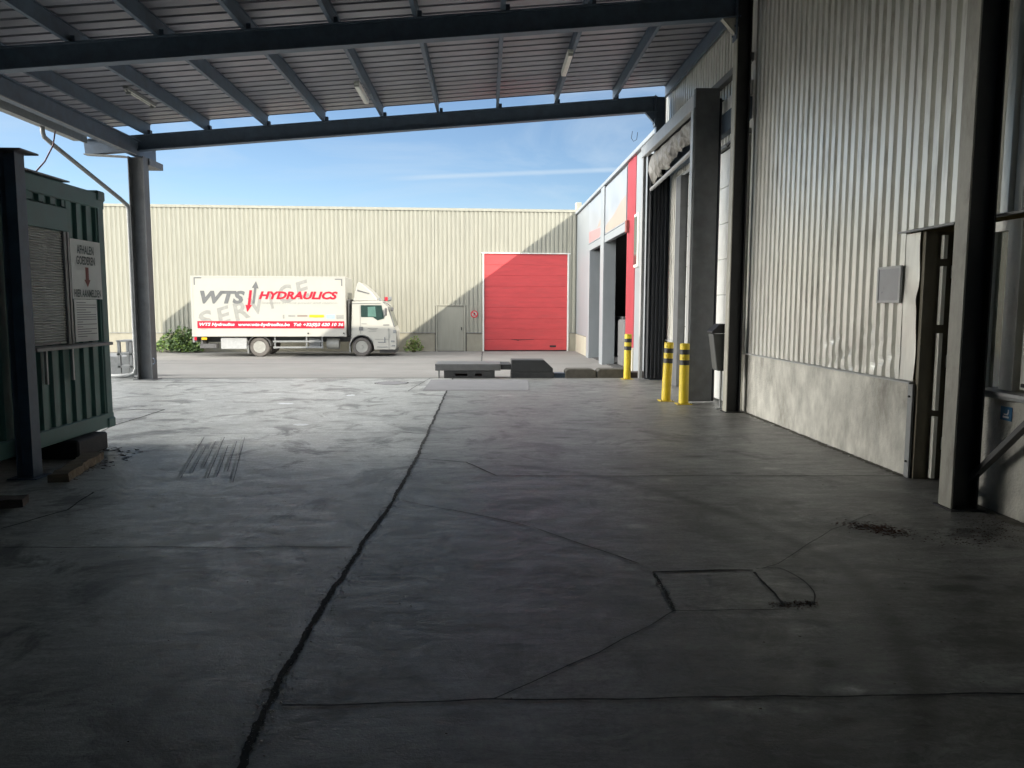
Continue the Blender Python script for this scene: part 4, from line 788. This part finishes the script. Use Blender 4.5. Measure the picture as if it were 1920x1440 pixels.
tt('WTS Hydraulics', 137, 497, 420, 530, 'paint_white', .25, .03); tt('www.wts-hydraulics.be', 450, 497, 868, 532, 'paint_white', .25, .03); tt('Tel: +32(0)3 620 10 36', 900, 497, 1308, 532, 'paint_white', .25, .03)
rect(1030, 430, 1150, 452, 'badge', 'logo_yellow', -.008); rect(1170, 428, 1240, 462, 'badge', 'logo_blue', -.008); rect(1252, 430, 1312, 464, 'badge', 'logo_pale', -.008); rect(858, 432, 915, 448, 'badge', 'logo_pale', -.008); rect(812, 430, 826, 462, 'badge', 'logo_pale', -.008); rect(932, 432, 1015, 446, 'badge', 'sign_orange', -.008)
for cx in (1018, 1311):
    m_ = MB(); m_.box(PXm(cx)-.03, PXm(cx)+.03, -.03, 0, PZm(590), PZm(578)); T(m_, 'latch', 'black', box)
# chassis and running gear
m_ = MB(); m_.cbox(.2, 7.6, .72, .80, .62, .86, .01); m_.cbox(.2, 7.6, 1.70, 1.78, .62, .86, .01); m_.box(.3, .4, .8, 1.7, .62, .84); m_.box(4.3, 4.4, .8, 1.7, .62, .84); m_.cyl((2.75, .3, .42), (2.75, 2.2, .42), .06); m_.cyl((7.14, .3, .42), (7.14, 2.2, .42), .06); T(m_, 'chassis_rail', 'chassis')
m_ = MB(); m_.cbox(1.13, 2.22, .12, .7, .33, .82, .02); T(m_, 'tool_box', 'galv')
m_ = MB(); m_.cbox(3.35, 5.5, .06, .09, .62, .70, .01); m_.cbox(3.35, 5.5, .06, .09, .36, .44, .01)
for x in (3.40, 4.75, 5.42): m_.cbox(x, x+.06, .09, .13, .34, .88, .01)
T(m_, 'side_guard', 'galv_dull')
m_ = MB(); m_.cyl((5.62, .42, .55), (6.15, .42, .55), .24, n=24); T(m_, 'air_tank', 'chrome'); m_ = MB(); m_.cbox(4.85, 5.35, .3, .75, .4, .8, .03); T(m_, 'battery_box', 'galv_dull')
m_ = MB(); m_.cbox(.25, .95, .1, .5, .36, .56, .02); m_.cbox(.30, .38, .1, .9, .5, .86, .01); T(m_, 'tail_lift', 'chassis')
m_ = MB(); m_.cbox(-.02, .06, .05, 2.45, .62, .84, .01); T(m_, 'rear_bumper', 'galv_dull'); m_ = MB(); m_.cbox(.07, .16, -.005, .05, .72, .86, .01); T(m_, 'tail_light', 'red'); m_ = MB(); m_.box(.36, .58, .02, .04, .74, .84); T(m_, 'yellow_plate', 'logo_yellow')
def wheel(x, y, dual):
    t = MB(); r_ = .42; w_ = .26 if not dual else .5; s_ = 1 if y < 1.25 else -1
    prof = [(.26, .09), (.265, .01), (.30, -.012), (.39, -.004), (r_, .03), (r_, w_-.03), (.39, w_), (.25, w_)]
    if s_ < 0: prof = [(a, -b) for a, b in prof]
    t.lathe(prof, (x, y, r_), 1, 40); wo = T(t, 'wheel', 'tyre')
    q = MB(); pr = [(.001, .0), (.07, .002), (.085, .03), (.11, .05), (.19, .055), (.225, .02), (.25, .008), (.262, .014)]
    if s_ < 0: pr = [(a, -b) for a, b in pr]
    q.lathe(pr, (x, y-.012*s_, r_), 1, 32); T(q, 'rim', 'chrome', wo)
    q = MB()
    for k in range(8):
        a = k*math.pi/4; q.cyl((x+.15*math.cos(a), y+.045*s_, r_+.15*math.sin(a)), (x+.15*math.cos(a), y+.015*s_, r_+.15*math.sin(a)), .018, n=8)
    T(q, 'wheel_nuts', 'chassis', wo)
wheel(2.76, .12, True); wheel(2.76, 2.38, True); wheel(7.15, .12, False); wheel(7.15, 2.38, False)
def mudguard(cx, r_, a0, a1, y0, y1, nm, m):
    g_ = MB(); n = 18; vs = []
    for k in range(n+1):
        a = a0+(a1-a0)*k/n
        for rr in (r_, r_+.025):
            for y in (y0, y1): vs.append((cx+rr*math.cos(a), y, .42+rr*math.sin(a)))
    fs = []
    for k in range(n):
        b_ = 4*k; fs += [(b_, b_+1, b_+5, b_+4), (b_+2, b_+6, b_+7, b_+3), (b_, b_+4, b_+6, b_+2), (b_+1, b_+3, b_+7, b_+5)]
    g_.add(vs, fs); T(g_, nm, m)
mudguard(2.76, .48, .1, math.pi-.1, .05, .62, 'mudguard', 'chassis'); mudguard(7.15, .49, .35, math.pi-.05, .05, .45, 'mudguard', 'chassis')
m_ = MB(); m_.box(2.26, 2.30, .08, .6, .14, .5); m_.box(6.62, 6.66, .08, .5, .16, .6); T(m_, 'mud_flap', 'galv_dull')
# cab: side outline in steps, windscreen leaning back
arch = [(7.15+.53*math.cos(a), .42+.53*math.sin(a)) for a in [R(x) for x in (8, 30, 55, 80, 105, 130, 150, 168)]]
cabp = [(7.70, .30), (8.60, .30), (8.66, .42), (8.66, 1.10), (8.60, 1.25), (8.30, 2.22), (8.18, 2.36), (7.9, 2.44), (6.76, 2.40), (6.74, .70), (6.63, .60)][:-1]+[(6.64, .62)]+arch[::-1]
cb = MB(); cb.prism(cabp, 1, .08, 2.42); cabo = T(cb, 'cab', 'white', bev=.03)
m_ = MB(); m_.prism([(6.80, 2.42), (6.98, 3.16), (7.04, 3.24), (7.16, 3.20), (7.62, 2.80), (7.84, 2.50), (7.84, 2.44)], 1, .14, 2.36); T(m_, 'wind_deflector', 'white', bev=.03)
m_ = MB(); m_.add([(6.98, .132, 2.92), (7.0, .132, 2.84), (7.50, .132, 2.72), (7.52, .132, 2.76)], [(0, 1, 2, 3)]); T(m_, 'deflector_slot', 'logo_grey', cabo)
for a_ in ((6.76, 8.0, .068, .079, 2.30, 2.325), (7.10, 7.11, .070, .079, 1.0, 2.24), (7.72, 8.325, .070, .079, .745, .76), (8.33, 8.342, .070, .079, .32, 1.25), (8.10, 8.36, .066, .079, 1.36, 1.40)):
    m_ = MB(); m_.box(*a_); T(m_, 'panel_seam', 'logo_grey', cabo)
m_ = MB(); m_.prism([(7.14, 1.72), (7.14, 2.24), (8.04, 2.24), (8.14, 1.66), (7.85, 1.58), (7.66, 1.72)], 1, .068, .076); sw = T(m_, 'side_window', 'glass_dark', cabo)
m_ = MB(); m_.prism([(7.44, 1.74), (7.44, 2.16), (7.76, 2.18), (7.80, 1.74)], 1, .062, .067); T(m_, 'window_reflection', 'glass_green', sw)
m_ = MB(); m_.add([(8.325, .2, 2.18), (8.325, 2.3, 2.18), (8.60, 2.3, 1.32), (8.60, .2, 1.32)], [(0, 1, 2, 3)]); T(m_, 'windscreen', 'glass_dark', cabo)
m_ = MB(); m_.prism([(8.34, 2.16), (8.30, 2.16), (8.56, 1.30), (8.61, 1.30)], 1, .066, .2); T(m_, 'windscreen_edge', 'logo_grey', cabo)
m_ = MB(); m_.cbox(8.18, 8.28, -.14, -.02, 1.78, 2.12, .03); m_.cbox(8.20, 8.24, -.04, .1, 2.05, 2.08, .005); m_.cbox(8.42, 8.56, -.05, .05, 1.98, 2.16, .04); m_.tube([(8.12, .06, 2.38), (8.25, .0, 2.34), (8.44, 0, 2.2)], .015, 8); T(m_, 'mirror', 'chassis', cabo)
m_ = MB(); m_.cyl((8.22, .35, 2.44), (8.22, .35, 2.60), .07); T(m_, 'beacon', 'red', cabo)
m_ = MB(); m_.cbox(8.32, 8.46, .3, .5, 2.46, 2.62, .02); m_.box(8.1, 8.44, .38, .42, 2.42, 2.46); m_.box(7.9, 8.0, .2, .24, 2.42, 2.56); T(m_, 'roof_lamps', 'galv_dull', cabo)
m_ = MB(); m_.box(7.05, 7.22, .066, .079, 1.14, 1.30); T(m_, 'side_vent', 'logo_grey', cabo)
m_ = MB(); m_.box(7.42, 7.86, .070, .079, 1.22, 1.235); m_.box(7.5, 7.82, .070, .079, 1.17, 1.18); m_.box(7.46, 7.8, .07, .079, 1.10, 1.11); m_.box(7.16, 7.38, .07, .079, 1.42, 1.44); T(m_, 'door_lettering', 'logo_grey', cabo)
m_ = MB(); m_.cbox(8.42, 8.58, .066, .12, .62, .70, .01); m_.cbox(8.45, 8.6, .066, .12, .44, .50, .01); m_.cbox(8.52, 8.665, .07, .12, 1.02, 1.16, .01); T(m_, 'headlight', 'galv_dull', cabo)
m_ = MB(); m_.cbox(7.86, 8.2, .066, .12, .60, .64, .008); m_.cbox(7.80, 8.26, .066, .12, .40, .43, .008); T(m_, 'step', 'galv_dull', cabo)
m_ = MB(); m_.cbox(8.12, 8.17, .058, .08, .62, .84, .01); T(m_, 'door_handle', 'galv_dull', cabo)
m_ = MB(); m_.cbox(6.54, 6.66, .3, 2.2, .9, 2.5, .03); T(m_, 'air_duct', 'chassis', cabo)
m_ = MB(); m_.cbox(7.9, 8.62, .3, 2.2, .14, .30, .02); T(m_, 'front_skirt', 'chassis', cabo)

# ------------------------------------------------------------------ plants along the far wall
def plant(name, cx, cy, rx, ry, h, n, mats, label, sd, ls):
    r = random.Random(sd); t = thing(name, label, 'plant', (cx, cy, -.4)); L = [MB() for _ in mats]; st = MB()
    for k in range(26):
        a = r.uniform(0, 2*math.pi); b = r.uniform(.2, .95); st.tube([(cx+.08*math.cos(a), cy+.06*math.sin(a), -.4), (cx+rx*b*.5*math.cos(a), cy+ry*b*.5*math.sin(a), -.4+h*.5), (cx+rx*b*math.cos(a), cy+ry*b*math.sin(a), -.4+h*(1-b*b*.75)*.92)], .008, 5)
    st.build('stem', 'straw', t)
    for k in range(n):
        a = r.uniform(0, 2*math.pi); b = math.sqrt(r.random()); lob = 1+.18*math.sin(3*a+sd)+.12*math.sin(7*a)
        x = cx+rx*b*math.cos(a)*lob; y = cy+ry*b*math.sin(a)*lob; top = h*(1-.72*b*b)*(.9+.2*math.sin(5*a+sd)); z = -.4+top*(.15+.85*r.random()**.6)
        s_ = ls*r.uniform(.6, 1.4); d = Vector((r.gauss(0, 1), r.gauss(0, 1), r.gauss(0, .6))).normalized(); u = d.orthogonal().normalized()*s_*.42; c = Vector((x, y, z))
        L[r.choices(range(len(mats)), [5, 2, 1][:len(mats)])[0]].add([c-d*s_*.5, c+u, c+d*s_*.5, c-u], [(0, 1, 2, 3)])
    for q, m in zip(L, mats): q.build('foliage', m, t)
plant('shrub', -13.75, 35.0, 1.05, .5, 1.12, 1700, ['leaf_a', 'leaf_b'], 'large leafy green shrub against the hall wall behind the lorry tail', 4, .13)
plant('weed', -3.3, 35.3, .42, .25, .75, 420, ['leaf_b', 'straw', 'leaf_a'], 'pale dry weed clump by the hall wall in front of the lorry cab', 9, .09)
# back of the covered yard, kept dark; unseen left wall added to block light
bw = thing('rear_wall', 'plain ribbed wall closing the covered yard behind the camera, plus an unseen left wall added to block light', 'wall', (-2.3, -10, 0)); m_ = MB(); m_.ribbed((-9, -9.98, 0), (1, 0, 0), (0, 1, 0), 13.1, 0, 5.1, .2, .1, .035, .012); m_.build('cladding', 'inside', bw); MB().box(-9, 4.15, -10.1, -9.99, 0, 5.1).build('core', 'inside', bw)
m_ = MB(); m_.ribbed((-9.05, -10, 0), (0, 1, 0), (1, 0, 0), 18.6, 0, 5.3, .2, .1, .035, .012); m_.build('cladding', 'inside', bw); MB().box(-9.2, -9.06, -10, 8.6, 0, 5.3).build('core', 'inside', bw)  # unseen side wall, lengthened to darken the near floor and rib flanks
